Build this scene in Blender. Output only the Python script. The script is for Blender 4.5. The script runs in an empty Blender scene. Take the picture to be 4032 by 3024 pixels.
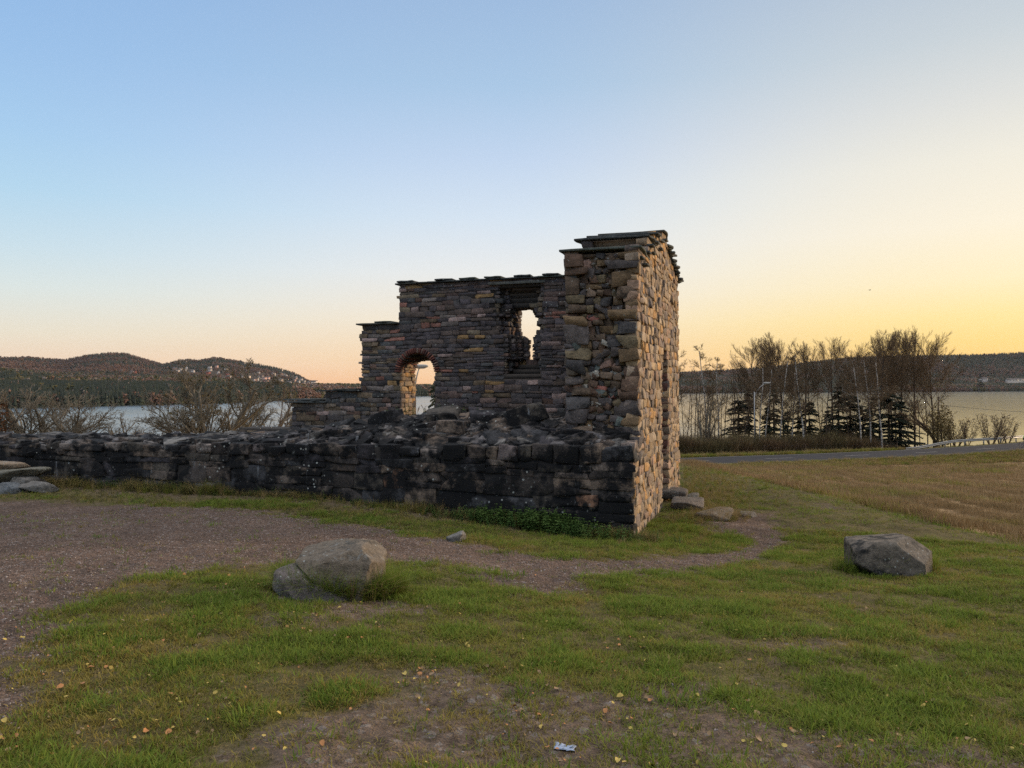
import bpy, math, random
import numpy as np
from mathutils import Matrix, Vector
R=math.radians
scn=bpy.context.scene; COL=scn.collection
rng=np.random.default_rng(7); random.seed(7)

# ------------------------------------------------------------------ camera, sky, sun, exposure
cam=bpy.data.cameras.new('camera'); camo=bpy.data.objects.new('camera',cam); COL.objects.link(camo)
cam.sensor_width=36; cam.lens=26.79; cam.clip_start=.05; cam.clip_end=20000
camo.matrix_world=Matrix.Rotation(R(90.34),4,'X')@Matrix.Rotation(R(-.23),4,'Z')
scn.camera=camo
SUN_AZ,SUN_EL=66,8          # degrees right of the view, degrees up
w=bpy.data.worlds.new('World'); scn.world=w; w.use_nodes=True
nt=w.node_tree; nt.nodes.clear()
out=nt.nodes.new('ShaderNodeOutputWorld'); bg=nt.nodes.new('ShaderNodeBackground'); sky=nt.nodes.new('ShaderNodeTexSky')
sky.sky_type='NISHITA'; sky.sun_disc=False; sky.sun_elevation=R(SUN_EL); sky.sun_rotation=R(SUN_AZ)
sky.altitude=100; sky.air_density=1.0; sky.dust_density=1.5; sky.ozone_density=2.0
bg.inputs[1].default_value=1.0
def lin(c): return tuple(((v/255)/12.92 if v/255<.04045 else ((v/255+.055)/1.055)**2.4) for v in c)+(1,)
tcw=nt.nodes.new('ShaderNodeTexCoord'); sep=nt.nodes.new('ShaderNodeSeparateXYZ'); nt.links.new(tcw.outputs['Generated'],sep.inputs[0])
def wramp(stops):
    r=nt.nodes.new('ShaderNodeValToRGB'); nt.links.new(sep.outputs[2],r.inputs[0]); e=r.color_ramp.elements
    while len(e)<len(stops): e.new(.5)
    for k,(p,c) in enumerate(stops): e[k].position=p; e[k].color=lin(c)
    return r.outputs[0]
# dusk sky: colour by height above the horizon, away from / across / towards the sun
far_=wramp([(0,(238,176,150)),(.012,(246,192,158)),(.03,(242,212,184)),(.065,(234,224,204)),(.115,(218,228,226)),(.16,(200,222,233)),(.22,(178,213,236)),(.28,(165,203,236)),(.35,(154,192,232)),(.45,(141,180,226)),(.6,(170,190,215)),(.75,(212,208,205)),(1,(222,214,205))])
mid_=wramp([(0,(244,184,130)),(.012,(250,200,146)),(.04,(250,214,170)),(.09,(246,230,206)),(.15,(234,234,232)),(.22,(213,226,239)),(.29,(193,212,236)),(.37,(169,198,227)),(.47,(155,184,219)),(.6,(175,192,213)),(.75,(205,208,214)),(1,(215,214,214))])
sun_=wramp([(0,(250,176,80)),(.02,(252,196,98)),(.05,(253,212,120)),(.08,(253,224,148)),(.12,(252,233,188)),(.18,(249,237,212)),(.25,(238,232,216)),(.31,(220,220,215)),(.37,(200,208,212)),(.46,(178,192,208)),(.6,(185,196,208)),(.75,(208,208,212)),(1,(215,214,214))])
dt=nt.nodes.new('ShaderNodeVectorMath'); dt.operation='DOT_PRODUCT'; nrmv=nt.nodes.new('ShaderNodeVectorMath'); nrmv.operation='NORMALIZE'
cmb=nt.nodes.new('ShaderNodeCombineXYZ'); nt.links.new(sep.outputs[0],cmb.inputs[0]); nt.links.new(sep.outputs[1],cmb.inputs[1]); nt.links.new(cmb.outputs[0],nrmv.inputs[0])
nt.links.new(nrmv.outputs[0],dt.inputs[0]); dt.inputs[1].default_value=(math.sin(R(SUN_AZ)),math.cos(R(SUN_AZ)),0)
def mr(a,b):
    m=nt.nodes.new('ShaderNodeMapRange'); m.interpolation_type='SMOOTHSTEP'; m.inputs[1].default_value=a; m.inputs[2].default_value=b; nt.links.new(dt.outputs['Value'],m.inputs[0]); return m.outputs[0]
def mx(f,a,b):
    m=nt.nodes.new('ShaderNodeMix'); m.data_type='RGBA'
    if isinstance(f,float): m.inputs[0].default_value=f
    else: nt.links.new(f,m.inputs[0])
    nt.links.new(a,m.inputs[6]); nt.links.new(b,m.inputs[7]); return m.outputs[2]
grad=mx(mr(.38,.86),mx(mr(-.25,.42),far_,mid_),sun_)
hi=nt.nodes.new('ShaderNodeMapRange'); hi.interpolation_type='SMOOTHSTEP'; hi.inputs[1].default_value=.5; hi.inputs[2].default_value=.85; hi.inputs[3].default_value=1; hi.inputs[4].default_value=2.6; nt.links.new(sep.outputs[2],hi.inputs[0])  # sky overhead, out of view, brightened as added fill light on the ground
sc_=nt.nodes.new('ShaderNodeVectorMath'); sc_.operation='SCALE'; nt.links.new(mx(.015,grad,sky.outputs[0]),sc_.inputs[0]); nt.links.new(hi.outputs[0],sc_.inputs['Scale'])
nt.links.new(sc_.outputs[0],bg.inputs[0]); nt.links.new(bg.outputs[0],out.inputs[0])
sl=bpy.data.lights.new('sun','SUN'); sl.energy=3.6; sl.angle=R(7); sl.color=(1,.74,.48)
slo=bpy.data.objects.new('sun',sl); COL.objects.link(slo)
sd=Vector((math.sin(R(SUN_AZ))*math.cos(R(SUN_EL)),math.cos(R(SUN_AZ))*math.cos(R(SUN_EL)),math.sin(R(SUN_EL))))
slo.rotation_euler=sd.to_track_quat('Z','Y').to_euler(); slo.location=sd*60
scn.view_settings.view_transform='Standard'; scn.view_settings.look='None'; scn.view_settings.gamma=1
scn.view_settings.exposure=0.0
scn.cycles.use_denoising=False
scn.cycles.max_bounces=6; scn.cycles.volume_bounces=0; scn.cycles.sample_clamp_indirect=4

# ------------------------------------------------------------------ helpers
def at(px,py,D):
    """world point at depth D seen at photograph pixel (px,py)"""
    return np.array([(px-2016)/3000*D, D, -(py-(1530-.004*(px-2016)))/3000*D])
def tag(o,label=None,cat=None,group=None,kind=None):
    if label:o['label']=label
    if cat:o['category']=cat
    if group:o['group']=group
    if kind:o['kind']=kind
    return o
def empty(name,loc=(0,0,0),rz=0):
    o=bpy.data.objects.new(name,None); COL.objects.link(o); o.location=loc; o.rotation_euler=(0,0,rz); o.empty_display_size=.2
    return o
def mesh(name,V,F,mat=None,parent=None,smooth=False,col=None,link=True,mi=None,offset=None):
    """V (n,3), F list of int arrays (k,4)/(k,3)"""
    V=np.asarray(V,np.float32)
    if offset is not None: V=V-np.asarray(offset,np.float32)
    if isinstance(F,np.ndarray): F=[F]
    F=[np.asarray(f,np.int32) for f in F if len(f)]
    me=bpy.data.meshes.new(name); me.vertices.add(len(V)); me.vertices.foreach_set('co',V.ravel())
    loops=np.concatenate([f.ravel() for f in F]); cnt=np.concatenate([np.full(len(f),f.shape[1],np.int32) for f in F])
    st=np.concatenate([[0],np.cumsum(cnt)[:-1]]).astype(np.int32)
    me.loops.add(len(loops)); me.loops.foreach_set('vertex_index',loops)
    me.polygons.add(len(cnt)); me.polygons.foreach_set('loop_start',st)
    if smooth: me.polygons.foreach_set('use_smooth',np.ones(len(cnt),bool))
    if mat is not None:
        for m in (mat if isinstance(mat,(list,tuple)) else [mat]): me.materials.append(m)
    if mi is not None: me.polygons.foreach_set('material_index',np.asarray(mi,np.int32))
    me.update(calc_edges=True)
    if col is not None:
        for k,c in (col.items() if isinstance(col,dict) else [('Col',col)]):
            c=np.asarray(c,np.float32)
            if c.shape[1]==3: c=np.c_[c,np.ones(len(c),np.float32)]
            a=me.attributes.new(k,'FLOAT_COLOR','POINT'); a.data.foreach_set('color',c.astype(np.float32).ravel())
    o=bpy.data.objects.new(name,me)
    if link: COL.objects.link(o)
    if parent is not None: o.parent=parent
    return o
class MB:
    def __init__(s): s.v=[];s.q=[];s.t=[];s.n=0
    def add(s,V,Q=None,T=None):
        V=np.asarray(V,float).reshape(-1,3); s.v.append(V)
        if Q is not None and len(Q): s.q.append(np.asarray(Q)+s.n)
        if T is not None and len(T): s.t.append(np.asarray(T)+s.n)
        s.n+=len(V)
    BQ=np.array([[0,1,3,2],[4,6,7,5],[0,4,5,1],[2,3,7,6],[0,2,6,4],[1,5,7,3]])
    def box(s,c,h,M=None):
        P=np.array([[x,y,z] for x in(-1,1) for y in(-1,1) for z in(-1,1)],float)*np.asarray(h)
        if M is not None: P=P@np.asarray(M).T
        s.add(P+np.asarray(c),MB.BQ)
    def tube(s,pts,rad,n=8,cap=True):
        pts=np.asarray(pts,float); k=len(pts); rad=np.broadcast_to(rad,k)
        ang=np.arange(n)*2*math.pi/n; V=[]
        for i in range(k):
            d=pts[min(i+1,k-1)]-pts[max(i-1,0)]; d/=np.linalg.norm(d)+1e-9
            a=np.cross(d,[0,0,1] if abs(d[2])<.9 else [1,0,0]); a/=np.linalg.norm(a); b=np.cross(d,a)
            V.append(pts[i]+rad[i]*(np.cos(ang)[:,None]*a+np.sin(ang)[:,None]*b))
        V=np.concatenate(V); Q=[]
        for i in range(k-1):
            for j in range(n): Q.append([i*n+j,i*n+(j+1)%n,(i+1)*n+(j+1)%n,(i+1)*n+j])
        T=[]
        if cap:
            m=len(V); V=np.r_[V,[pts[0]],[pts[-1]]]
            for j in range(n): T.append([m,(j+1)%n,j]); T.append([m+1,(k-1)*n+j,(k-1)*n+(j+1)%n])
        s.add(V,Q,T)
    def build(s,name,mat=None,parent=None,smooth=False,link=True,offset=None):
        F=[]
        if s.q:F.append(np.concatenate(s.q))
        if s.t:F.append(np.concatenate(s.t))
        return mesh(name,np.concatenate(s.v),F,mat,parent,smooth,link=link,offset=offset)
def hash2(i,j,s=0):
    n=(i.astype(np.int64)*374761393+j.astype(np.int64)*668265263+s*974711)&0x7fffffff
    n=((n^(n>>13))*1274126177)&0x7fffffff
    return ((n^(n>>16))&0xffff)/65535.
def vn(x,y,s=0):
    x=np.asarray(x,float);y=np.asarray(y,float)
    i=np.floor(x);j=np.floor(y);fx=x-i;fy=y-j;fx=fx*fx*(3-2*fx);fy=fy*fy*(3-2*fy)
    i=i.astype(np.int64);j=j.astype(np.int64)
    return (hash2(i,j,s)*(1-fx)+hash2(i+1,j,s)*fx)*(1-fy)+(hash2(i,j+1,s)*(1-fx)+hash2(i+1,j+1,s)*fx)*fy
def fbm(x,y,o=4,s=0):
    r=0;a=.5;t=0
    for k in range(o): r=r+a*vn(x*2**k+k*17.3,y*2**k-k*9.1,s+k);t+=a;a*=.5
    return r/t
def ss(a,b,x):
    t=np.clip((np.asarray(x,float)-a)/(b-a),0,1);return t*t*(3-2*t)

# ------------------------------------------------------------------ materials
def mat(name,rough=.9,spec=.3):
    m=bpy.data.materials.new(name); m.use_nodes=True; nt=m.node_tree; b=nt.nodes['Principled BSDF']
    b.inputs['Roughness'].default_value=rough; b.inputs['Specular IOR Level'].default_value=spec
    return m,nt,b
def nd(nt,t,**k):
    n=nt.nodes.new('ShaderNode'+t)
    for a,v in k.items():
        if a.startswith('i_'):
            key=a[2:]; key=int(key) if key.isdigit() else key
            if isinstance(v,bpy.types.NodeSocket): nt.links.new(v,n.inputs[key])
            else: n.inputs[key].default_value=v
        else: setattr(n,a,v)
    return n
def noise(nt,vec,scale,detail=4,rough=.6,out='Fac'):
    n=nd(nt,'TexNoise'); n.inputs['Scale'].default_value=scale;n.inputs['Detail'].default_value=detail;n.inputs['Roughness'].default_value=rough
    nt.links.new(vec,n.inputs['Vector']); return n.outputs[out]
def ramp(nt,fac,stops):
    r=nd(nt,'ValToRGB'); nt.links.new(fac,r.inputs[0]); e=r.color_ramp.elements
    while len(e)<len(stops): e.new(.5)
    for k,(p,c) in enumerate(stops): e[k].position=p; e[k].color=(c,c,c,1) if isinstance(c,(int,float)) else (*c,1)
    return r.outputs[0]
def mix(nt,fac,a,b,mode='MIX'):
    n=nd(nt,'Mix',data_type='RGBA',blend_type=mode)
    for k,v in ((0,fac),(6,a),(7,b)):
        if isinstance(v,bpy.types.NodeSocket): nt.links.new(v,n.inputs[k])
        elif k==0: n.inputs[0].default_value=v
        else: n.inputs[k].default_value=(*v,1) if len(v)==3 else v
    return n.outputs[2]
def bump(nt,b,h,strength=.5,dist=.02):
    n=nd(nt,'Bump',i_Strength=strength,i_Distance=dist,i_Height=h); nt.links.new(n.outputs[0],b.inputs['Normal']); return n
def attr(nt,name): return nd(nt,'Attribute',attribute_name=name).outputs['Color']
def simple(name,c,rough=.8,spec=.3,var=.0,scale=10,metal=0,bmp=0):
    m,nt,b=mat(name,rough,spec); b.inputs['Metallic'].default_value=metal
    tc=nd(nt,'TexCoord').outputs['Object']
    n=noise(nt,tc,scale,4)
    nt.links.new(mix(nt,n,tuple(x*(1-var) for x in c),tuple(min(1,x*(1+var)) for x in c)),b.inputs['Base Color'])
    if bmp: bump(nt,b,n,bmp,.01)
    return m
def stone_mat(name,black,blackcol=(.012,.012,.014),lichen=.66,sc=1.0,streak=0,bmp=.8):
    m,nt,b=mat(name,.92,.25)
    P=nd(nt,'NewGeometry').outputs['Position']
    c=attr(nt,'Col')
    n1=noise(nt,P,9*sc,6,.65); n2=noise(nt,P,45*sc,5,.7); n3=noise(nt,P,2.2*sc,5,.6)
    c=mix(nt,.8,c,ramp(nt,n1,[(.3,.45),(.5,.95),(.75,1.5)]),'MULTIPLY')
    c=mix(nt,.7,c,ramp(nt,n2,[(.3,.5),(.5,1.),(.7,1.5)]),'MULTIPLY')
    # black crust with a shape of its own
    k=nd(nt,'Math',operation='ADD',i_0=n3,i_1=nd(nt,'Math',operation='MULTIPLY',i_0=n1,i_1=.35).outputs[0]).outputs[0]
    c=mix(nt,ramp(nt,k,[(black-.05,1.),(black+.08,0.)]),c,blackcol)
    # pale lichen rosettes and lime runs
    v=nd(nt,'TexVoronoi',i_Scale=11*sc,i_Vector=nd(nt,'Mapping',i_Vector=P).outputs[0]); 
    sp=nd(nt,'Math',operation='MULTIPLY',i_0=ramp(nt,v.outputs['Distance'],[(.10,1.),(.2,0.)]),i_1=ramp(nt,noise(nt,P,1.6*sc,3),[(lichen-.12,0.),(lichen-.04,1.)])).outputs[0]
    l2=ramp(nt,noise(nt,P,6*sc,8,.75),[(lichen-.02,0.),(lichen+.05,.8)])
    c=mix(nt,l2,c,(.20,.20,.19)); c=mix(nt,sp,c,(.34,.35,.33))
    if streak:
        mp=nd(nt,'Mapping',i_Vector=P); mp.inputs['Scale'].default_value=(5,5,.7)
        c=mix(nt,ramp(nt,noise(nt,mp.outputs[0],1.6,5,.6),[(.66,0.),(.72,streak)]),c,(.24,.25,.27))
    nt.links.new(c,b.inputs['Base Color'])
    h=nd(nt,'Math',operation='ADD',i_0=n1,i_1=nd(nt,'Math',operation='MULTIPLY',i_0=n2,i_1=.5).outputs[0]).outputs[0]
    bump(nt,b,h,bmp,.03)
    return m
M_stone=stone_mat('rubble_masonry',.45,bmp=1.)
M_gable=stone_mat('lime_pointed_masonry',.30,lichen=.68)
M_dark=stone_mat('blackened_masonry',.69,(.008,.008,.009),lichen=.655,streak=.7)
M_mortar=simple('old_mortar',(.05,.043,.038),.95,.2,.5,14,bmp=.8)
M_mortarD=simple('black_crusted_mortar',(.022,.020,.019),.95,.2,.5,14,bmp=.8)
M_mortarL=simple('pale_lime_mortar',(.20,.155,.115),.95,.2,.4,14,bmp=.8)
M_brick=stone_mat('red_brick',.34,lichen=.75)
M_slate=stone_mat('slate_slab',.3,lichen=.64)
M_boulder=stone_mat('boulder_granite',.52,(.05,.047,.04),lichen=.58,sc=1.8,bmp=1.)
M_boulderD=stone_mat('dark_boulder_granite',.60,(.018,.018,.018),lichen=.62,sc=1.8)

# ------------------------------------------------------------------ stone generator
def cube_template(n):
    vs={};V=[];Q=[]
    def vid(p):
        k=tuple(p)
        if k not in vs: vs[k]=len(V);V.append([2*c/n-1 for c in p])
        return vs[k]
    for ax in range(3):
        for s in (0,n):
            for i in range(n):
                for j in range(n):
                    q=[]
                    for a,b in ((0,0),(1,0),(1,1),(0,1)):
                        p=[0,0,0];p[ax]=s;p[(ax+1)%3]=i+a;p[(ax+2)%3]=j+b;q.append(vid(p))
                    if s==0:q=q[::-1]
                    Q.append(q)
    return np.array(V,float),np.array(Q)
TPL={n:cube_template(n) for n in(2,3,4,6,10,28)}
def crisp(n,xs):
    V,Q=cube_template(n); src=np.array([2*i/n-1 for i in range(n+1)]); return np.interp(V,src,xs),Q
TPL['m']=crisp(4,[-1,-.88,0,.88,1]); TPL['h']=crisp(6,[-1,-.9,-.45,0,.45,.9,1])
class Stones:
    def __init__(s): s.c=[];s.h=[];s.M=[];s.col=[]
    def add(s,c,h,M,col): s.c.append(c);s.h.append(h);s.M.append(M);s.col.append(col)
    def build(s,name,mt,parent=None,n=3,k=5.,amp=.07,chop=2,offset=None,seed=1,chopd=(.7,1.1),smooth=True,jit=.0):
        rg=np.random.default_rng(seed)
        c=np.array(s.c);h=np.array(s.h);M=np.array(s.M);col=np.array(s.col);S=len(c)
        T,Q=TPL[n]; P=T/(np.sum(np.abs(T)**k,1)**(1/k))[:,None]
        P=np.repeat(P[None],S,0)
        if jit:
            J=rg.uniform(-jit,jit,(S,2,2,2,3))*np.minimum(1,h.min(1)[:,None]/h)[:,None,None,None,:]**.5
            w_=(P+1)/2
            for a in(0,1):
                for b in(0,1):
                    for c_ in(0,1):
                        wt=(w_[...,0] if a else 1-w_[...,0])*(w_[...,1] if b else 1-w_[...,1])*(w_[...,2] if c_ else 1-w_[...,2])
                        P=P+wt[...,None]*J[:,a,b,c_][:,None]
        for j in range(4 if n=='h' else 3):
            K=rg.normal(0,1.3*(j+1)*(1.3 if n=='h' else 1),(S,3)); ph=rg.uniform(0,6.28,(S,3)); D=rg.normal(0,1,(S,3)); D/=np.linalg.norm(D,axis=1)[:,None]
            P=P+(amp/(j*.6+1))*np.sin(np.einsum('svi,si->sv',P,K)+ph[:,:1])[...,None]*D[:,None]
        for j in range(chop):
            N=rg.normal(0,1,(S,3));N/=np.linalg.norm(N,axis=1)[:,None]; d=rg.uniform(*chopd,S)
            e=np.maximum(0,np.einsum('svi,si->sv',P,N)-d[:,None]); P=P-e[...,None]*N[:,None]
        W=np.einsum('svi,sji->svj',P*h[:,None],M)+c[:,None]
        nv=len(T); F=(Q[None]+(np.arange(S)*nv)[:,None,None]).reshape(-1,4)
        return mesh(name,W.reshape(-1,3),F,mt,parent,smooth,col=np.repeat(col,nv,0),offset=offset)
PAL_W=[(.27,.18,.10),(.22,.16,.11),(.19,.15,.13),(.17,.14,.14),(.15,.12,.12),(.24,.13,.09),(.13,.11,.11),(.30,.22,.13),(.28,.22,.19),(.12,.12,.12)]
PAL_P=[(.15,.125,.13),(.13,.11,.12),(.17,.14,.14),(.12,.105,.11),(.20,.15,.13),(.16,.12,.10),(.22,.15,.13),(.14,.13,.13)]
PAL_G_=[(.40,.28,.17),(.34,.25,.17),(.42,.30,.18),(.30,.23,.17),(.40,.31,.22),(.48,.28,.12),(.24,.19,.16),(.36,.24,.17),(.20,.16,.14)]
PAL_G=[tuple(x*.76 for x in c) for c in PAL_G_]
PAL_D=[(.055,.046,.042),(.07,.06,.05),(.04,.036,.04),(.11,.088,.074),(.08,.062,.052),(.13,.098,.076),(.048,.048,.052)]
def pick(p,rg=random): 
    c=rg.choice(p); f=rg.uniform(.75,1.3); return tuple(x*f for x in c)
def desat(p,f,g): return [tuple((sum(c)/3*(1-f)+x*f)*g for x in c) for c in p]
PAL_W=desat(PAL_W,.72,.62); PAL_P=desat(PAL_P,.95,.60)
def rotm(ax,ay,az):
    return np.array(Matrix.Rotation(az,3,'Z')@Matrix.Rotation(ay,3,'Y')@Matrix.Rotation(ax,3,'X'))

# ------------------------------------------------------------------ terrain
LAKE=-12.0
def H(x,y):
    x=np.asarray(x,float);y=np.asarray(y,float)
    c=.032+.047*ss(-4,4.2,x)
    m=-1.3-c*np.clip(y,0,10)-.03*np.clip(y-20,0,40)
    zf=-2.2-.068*np.clip(y,0,80)-.01*np.clip(x-6,0,60)
    # edge of the mound: right bank and the slope behind the ruin
    e1=x-(6.5-.15*(y-9.7)*(y<21)-1.7*(y>=21)); e2=(y-22)+.15*np.abs(x)
    e1=np.where(y<4,x-7.35,e1)
    a=np.maximum(ss(-.5,6,e1),ss(-1,16,e2))
    z=m*(1-a)+np.minimum(m,zf)*a
    # the road bench
    rb=ss(12,3,np.abs(y-road_y(x)))*(x>-10)
    z=z*(1-rb)+(-7.08)*rb
    # down to the lake
    t=ss(100,150,y); z=z*(1-t)+(-14.5)*t
    return z
RX=np.array([-60,-20,0,17,32,45,60,90,140.]); RY=np.array([66,68.5,70,73.0,77.3,82,89.5,108,145.])
def road_y(x): return np.interp(x,RX,RY)
def bumps(x,y):
    return (fbm(x*1.3,y*1.3,3,3)-.5)*.06+(fbm(x*6,y*6,3,9)-.5)*.035+(vn(x*22,y*22,5)-.5)*.012
def HG(x,y):
    y_=np.asarray(y,float); k=ss(60,25,np.hypot(x,y_))
    return H(x,y_)+bumps(x,y_)*k
def inpoly(x,y,poly):
    x=np.asarray(x);y=np.asarray(y);r=np.zeros(x.shape,bool);n=len(poly)
    for i in range(n):
        x1,y1=poly[i];x2,y2=poly[(i+1)%n]
        c=((y1>y)!=(y2>y))&(x<(x2-x1)*(y-y1)/(y2-y1+1e-12)+x1); r^=c
    return r
def pdist(x,y,poly):
    """signed distance, positive inside"""
    d=np.full(np.shape(x),1e9);n=len(poly)
    for i in range(n):
        a=np.array(poly[i]);b=np.array(poly[(i+1)%n]);ab=b-a
        t=np.clip(((x-a[0])*ab[0]+(y-a[1])*ab[1])/(ab@ab+1e-12),0,1)
        d=np.minimum(d,np.hypot(x-a[0]-t*ab[0],y-a[1]-t*ab[1]))
    return np.where(inpoly(x,y,poly),d,-d)
def ground_at(px,py):
    lo,hi=1.,120.
    g=lambda D:(lambda p:p[2]-float(H(p[0],p[1])))(at(px,py,D))
    D=1.5
    while D<120 and g(D)>0: D*=1.03
    a,b=D/1.03,D
    for _ in range(20):
        m=(a+b)/2
        if g(m)>0:a=m
        else:b=m
    return at(px,py,a)
def gpoly(pts): return [tuple(ground_at(*p)[:2]) for p in pts]
GRAVEL=gpoly([(-900,1985),(0,1972),(600,1985),(1000,2008),(1400,2060),(1700,2115),(2000,2165),(2300,2200),(2600,2205),(2850,2180),(2960,2140),(2860,2090),(2740,2060),(2800,2005),(3020,2020),(3090,2120),(2990,2200),(2720,2240),(2480,2260),(2300,2280),(2150,2350),(1950,2290),(1800,2230),(1500,2215),(1100,2225),(750,2250),(500,2300),(300,2400),(180,2600),(60,2850),(-900,2900)])
PATH=gpoly([(2150,2205),(2600,2203),(2860,2175),(2975,2135),(2880,2085),(2745,2058),(2800,2010),(3020,2025),(3095,2120),(3000,2200),(2720,2245),(2200,2275)])
DIRT=gpoly([(1150,2850),(1500,2700),(1900,2640),(2350,2680),(2700,2720),(2830,2850),(3200,2880),(3600,2900),(3900,2990),(3800,3200),(900,3200)])
DIRT2=gpoly([(3050,2520),(3250,2490),(3350,2560),(3300,2640),(3080,2610)])
DIRT3=gpoly([(1000,2330),(1560,2350),(1650,2420),(1500,2470),(1100,2440)])
def zones(x,y):
    n=(fbm(x*2.2,y*2.2,4,21)-.5); n2=(fbm(x*7,y*7,3,31)-.5)
    gr=ss(-.26,.24,pdist(x,y,GRAVEL)+n*.5+n2*.75)
    gr=np.maximum(gr,ss(-.10,.10,pdist(x,y,PATH)+n2*.22))
    d=np.maximum(np.maximum(pdist(x,y,DIRT)*1.0,pdist(x,y,DIRT2)),pdist(x,y,DIRT3)-.05)
    di=ss(-.15,.2,d+n*1.1+n2*.5)
    di=np.maximum(di,ss(.24,.36,n+n2*.35)*.8)
    wu=(x-1.576)*-.951+(y-9.98)*.309; wv=(x-1.576)*.309+(y-9.98)*.951
    di=np.maximum(di,ss(-.9,-.25,wv+n*.8)*(wu>-.2)*(wu<14)*(wv<.3)*.75)
    e=x-(6.5-.15*(y-9.7)); far=ss(19,23,y+.3*n)
    fl=np.maximum(ss(.35,.75,e+n*.7),far)
    fl=fl*(1-ss(6,4.2,np.abs(y-road_y(x)+n*3)))      # green verges by the road
    fl=np.where(y>road_y(x)+5,0,fl)
    return gr*(1-fl),di*(1-gr)*(1-fl),fl
def build_ground():
    az=np.concatenate([np.linspace(-180,-50,40)[:-1],np.linspace(-50,-42,12)[:-1],np.linspace(-42,42,421),np.linspace(42,50,12)[1:],np.linspace(50,180,40)[1:-1]])
    r=np.concatenate([[.3,.8,1.4,1.9],2.2*np.exp(np.arange(0,430)*.0062*1.0),])
    r=np.concatenate([r,r[-1]*np.exp(np.arange(1,140)*.0115),]); r=np.concatenate([r,r[-1]*np.exp(np.arange(1,30)*.12)])
    A,Rr=np.meshgrid(np.radians(az),r); X=Rr*np.sin(A);Y=Rr*np.cos(A); Z=HG(X,Y)
    n,m=X.shape; i=np.arange(n-1)[:,None]*m; j=np.arange(m)[None]; j2=(j+1)%m
    F=np.stack([i+j,i+m+j,i+m+j2,i+j2],-1).reshape(-1,4)[:,::-1]
    g,d,f=zones(X.ravel(),Y.ravel())
    V=np.c_[X.ravel(),Y.ravel(),Z.ravel()]
    c0=np.array([[0,0,float(HG(0,0))]]); k=len(V); V=np.r_[V,c0]
    T=np.array([[k,jj,(jj+1)%m] for jj in range(m)])[:,::-1]
    zc=np.r_[np.c_[g,d,f],[[0,1,0]]]
    m_,nt,b=mat('ground_soil_grass_gravel',.95,.15)
    P=nd(nt,'NewGeometry').outputs['Position']
    zs=nd(nt,'SeparateColor',i_0=attr(nt,'zone')).outputs
    nA=noise(nt,P,1.4,5); nB=noise(nt,P,14,5,.7); nC=noise(nt,P,70,4,.7); nD=noise(nt,P,.25,4)
    vo=nd(nt,'TexVoronoi',i_Scale=75,i_Vector=P); vg=nd(nt,'TexVoronoi',i_Scale=32,i_Vector=P)
    grass=mix(nt,ramp(nt,nB,[(.35,0.),(.65,1.)]),(.07,.065,.02),(.14,.11,.045))
    grass=mix(nt,ramp(nt,nA,[(.4,0.),(.62,.7)]),grass,(.085,.062,.028))
    soil=mix(nt,ramp(nt,nB,[(.35,0.),(.6,1.)]),(.07,.048,.033),(.15,.108,.08))
    soil=mix(nt,ramp(nt,vg.outputs['Color'],[(.78,0.),(.86,.6)]),soil,(.22,.19,.17))
    grav=mix(nt,ramp(nt,vo.outputs['Color'],[(.2,0.),(.8,1.)]),(.062,.042,.031),(.17,.115,.086))
    grav=mix(nt,ramp(nt,vg.outputs['Color'],[(.84,0.),(.9,.7)]),grav,(.26,.21,.19))
    grav=mix(nt,.8,grav,ramp(nt,nA,[(.3,.62),(.7,1.25)]),'MULTIPLY')
    fld=mix(nt,ramp(nt,nB,[(.3,0.),(.7,1.)]),(.20,.125,.06),(.38,.25,.13))
    mp=nd(nt,'Mapping',i_Vector=P); mp.inputs['Rotation'].default_value=(0,0,R(-8)); mp.inputs['Scale'].default_value=(.05,.55,1)
    st=noise(nt,mp.outputs[0],1.5,4)
    fld=mix(nt,.7,fld,ramp(nt,st,[(.35,.55),(.62,1.25)]),'MULTIPLY')
    dp=nd(nt,'VectorMath',operation='DOT_PRODUCT',i_0=P,i_1=(3.6,-.79,0)).outputs['Value']
    sn=nd(nt,'Math',operation='SINE',i_0=nd(nt,'Math',operation='ADD',i_0=dp,i_1=nd(nt,'Math',operation='MULTIPLY',i_0=nD,i_1=8.).outputs[0]).outputs[0]).outputs[0]
    fld=mix(nt,.8,fld,ramp(nt,sn,[(.0,.62),(.9,1.15)]),'MULTIPLY')
    fld=mix(nt,ramp(nt,nD,[(.53,0.),(.62,.6)]),fld,(.085,.085,.025))
    c=mix(nt,zs[1],grass,soil); c=mix(nt,zs[0],c,grav); c=mix(nt,zs[2],c,fld)
    nt.links.new(c,b.inputs['Base Color'])
    h=nd(nt,'Math',operation='ADD',i_0=nB,i_1=nd(nt,'Math',operation='MULTIPLY',i_0=vo.outputs['Distance'],i_1=.6).outputs[0]).outputs[0]
    bump(nt,b,h,.9,.03)
    o=mesh('ground',V,[F,T],m_,smooth=True,col={'zone':zc}); tag(o,kind='structure',label='grassy hillside with worn reddish gravel and a brown stubble field')
build_ground()
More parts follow.
